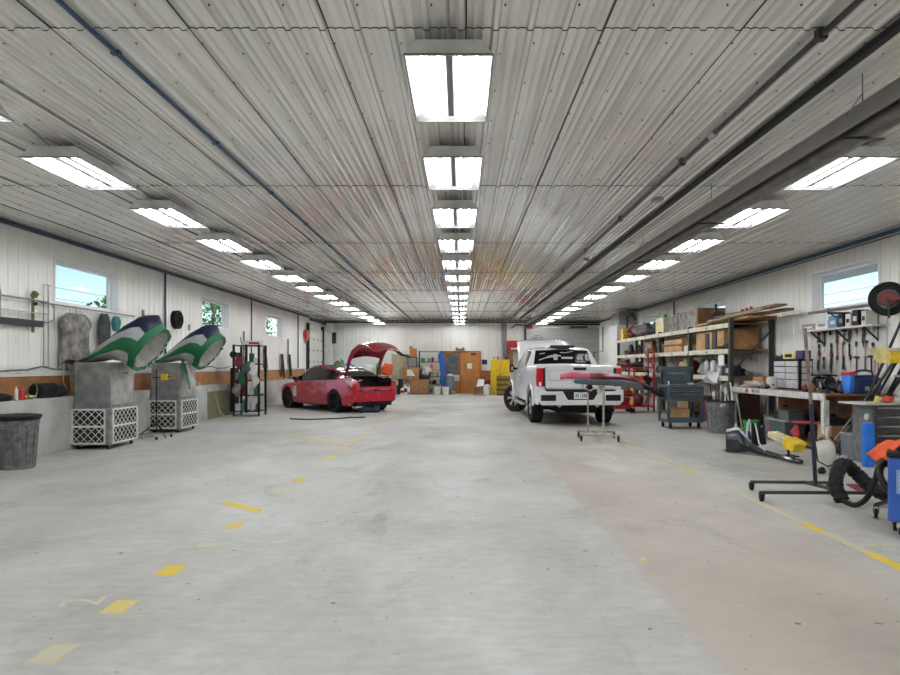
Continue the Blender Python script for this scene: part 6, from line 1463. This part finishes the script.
t = thing('bucket', 'white tub with green band on top of the blue machine', 'tub', (4.02, 5.42, .70)); MB().lathe([(.10, 0), (.12, .16), (.13, .16), (.13, .19), (.02, .19)], 18).build('body', offw, t, smooth=True); MB().lathe([(.108, .05), (.113, .09)], 18, cap=False).build('band', green, t)
# red-maroon sheet lying beyond the hoses
tag(MB().prism([FX(846, 485), FX(905, 483), FX(905, 496), FX(862, 494)], .004, .012, 'z').build('floor_sheet', dred), 'flat maroon board lying on the floor behind the black duct', 'board')
# near white stand foot at the bottom right corner
t = thing('wheeled_base', 'white tubular wheeled base cut off by the right edge', 'stand', (3.58, 4.9, 0), R(-30))
MB().bar((-.13, .30, .10), (.7, -.1, .10), .03).bar((.5, 0, .1), (.5, 0, 1.0), .03).build('frame', bwh, t); caster(t, -.1, .26, .04, .09, dark); caster(t, .65, -.08, .04, .09, dark)
# ceiling/wall bits
tag(MB().tube([(6.93, 20.5, 3.5), (6.93, 20.5, 2.5)], .025, 8).build('wall_pipe', dark, smooth=True), 'short dark pipe on the right wall between the far windows', 'pipe')
tag(MB().tube([(6.9, -3, 3.50), (6.9, 24.5, 3.50)], .012, 6).build('wall_conduit', conduit, smooth=True), 'thin dark conduit along the top of the right wall', 'pipe')
tag(MB().tube([(-6.8, -3, 3.58), (-6.8, 27.5, 3.58)], .016, 6).build('wall_conduit', conduit, smooth=True), 'thin dark conduit along the top of the left wall', 'pipe')
for o in bpy.data.objects:
    if o.name.startswith('trim_') and o.get('kind') != 'structure': o['kind'] = 'structure'

# ------------------------------------------------------------------ more goods on and under the racking and bench
g = random.Random(99)
pal = [('black', black), ('dark grey', dark), ('dark red', dred), ('grey', midg), ('brown', woodd), ('off-white', offw), ('navy', navy), ('tan', tan), ('olive', olive), ('silver', galv)]
ylab = ['nearest rack bay', 'second rack bay', 'third rack bay', 'farthest rack bay']
def goods(kind, mname, m, x, y, z, label, w, d_, h, seed, group):
    if kind == 'carton': o = MB().box(-w, w, -d_, d_, 0, h).build('carton', m, loc=(x, y, z), bevel=.006); MB().box(-w-.002, -w, -d_*.5, d_*.5, h*.3, h*.7).build('box_label', offw, o)
    elif kind == 'can': o = MB().lathe([(w*.8, 0), (w*.8, h*.85), (w*.5, h)], 14).build('can', m, loc=(x, y, z), smooth=True); MB().lathe([(w*.4, h), (w*.4, h+.03)], 10).build('cap', black, o)
    elif kind == 'bundle': o = MB().blob((0, 0, h*.5), w, d_, h*.6, seed, .4, 18, 10).build('bundle', m, loc=(x, y, z), smooth=60)
    else: o = MB().tube([(-w, -d_, .03), (0, 0, h*.5), (w*.5, d_, .03)], .03, 8).build('bent_pipe', m, loc=(x, y, z), smooth=True)
    tag(o, label, kind if kind != 'bent pipe' else 'pipe', group)
for lvl, (z, xn, lname) in enumerate(((0.0, 6.28, 'on the floor, {}'), (LOW, 6.17, 'on the low level, {}'), (MID, 6.17, 'on the middle level, {}'))):
    for bay in range(4):
        n_ = 4 if lvl < 2 else 2
        used_y = [14.55, 15.6] if lvl == 0 and bay == 0 else []
        for j in range(n_):
            y = RY[bay]+.35+j*(1.9/n_)+g.uniform(-.05, .05)
            if lvl == 0 and bay == 0: continue
            if lvl == 2 and bay in (0, 1): continue
            if lvl == 0 and bay == 1 and abs(y-17.4) < .75: continue
            kind = g.choice(['carton', 'can', 'bundle', 'bundle']); mname, m = g.choice(pal)
            x = xn if lvl else (6.1 if bay == 1 else 6.4)
            goods(kind, mname, m, x, y, z, f"{mname} {kind} {lname.format(ylab[bay])}, {ordn[j] if j else 'first'} from its near end", .12, .17, g.uniform(.18, .38) if lvl else g.uniform(.3, .6), int(g.random()*999), 'goods on the pallet racking')
for j in range(7):                                 # small things along the front of the bench
    y = 10.25+.22*j+ (.9 if j > 3 else 0); mname, m = g.choice(pal); kind = g.choice(['can', 'bundle', 'bundle'])
    goods(kind, mname, m, 5.96, y, BZ, f"small {mname} {kind} on the front edge of the workbench, {ordn[j] if j else 'first'} from its near end", .045, .07, g.uniform(.06, .12), 200+j, 'small things on the workbench edge')
for j in range(8):                                 # under the bench
    y = 10.9+.33*j; mname, m = g.choice(pal[:5]+[('red', redplastic), ('olive', olive)]); kind = g.choice(['can', 'bundle', 'carton'])
    goods(kind, mname, m, 6.62, y, .09, f"{mname} {kind} at the back under the workbench, {ordn[j] if j else 'first'} from its near end", .11, .13, g.uniform(.25, .5), 300+j, 'things stored under the workbench')
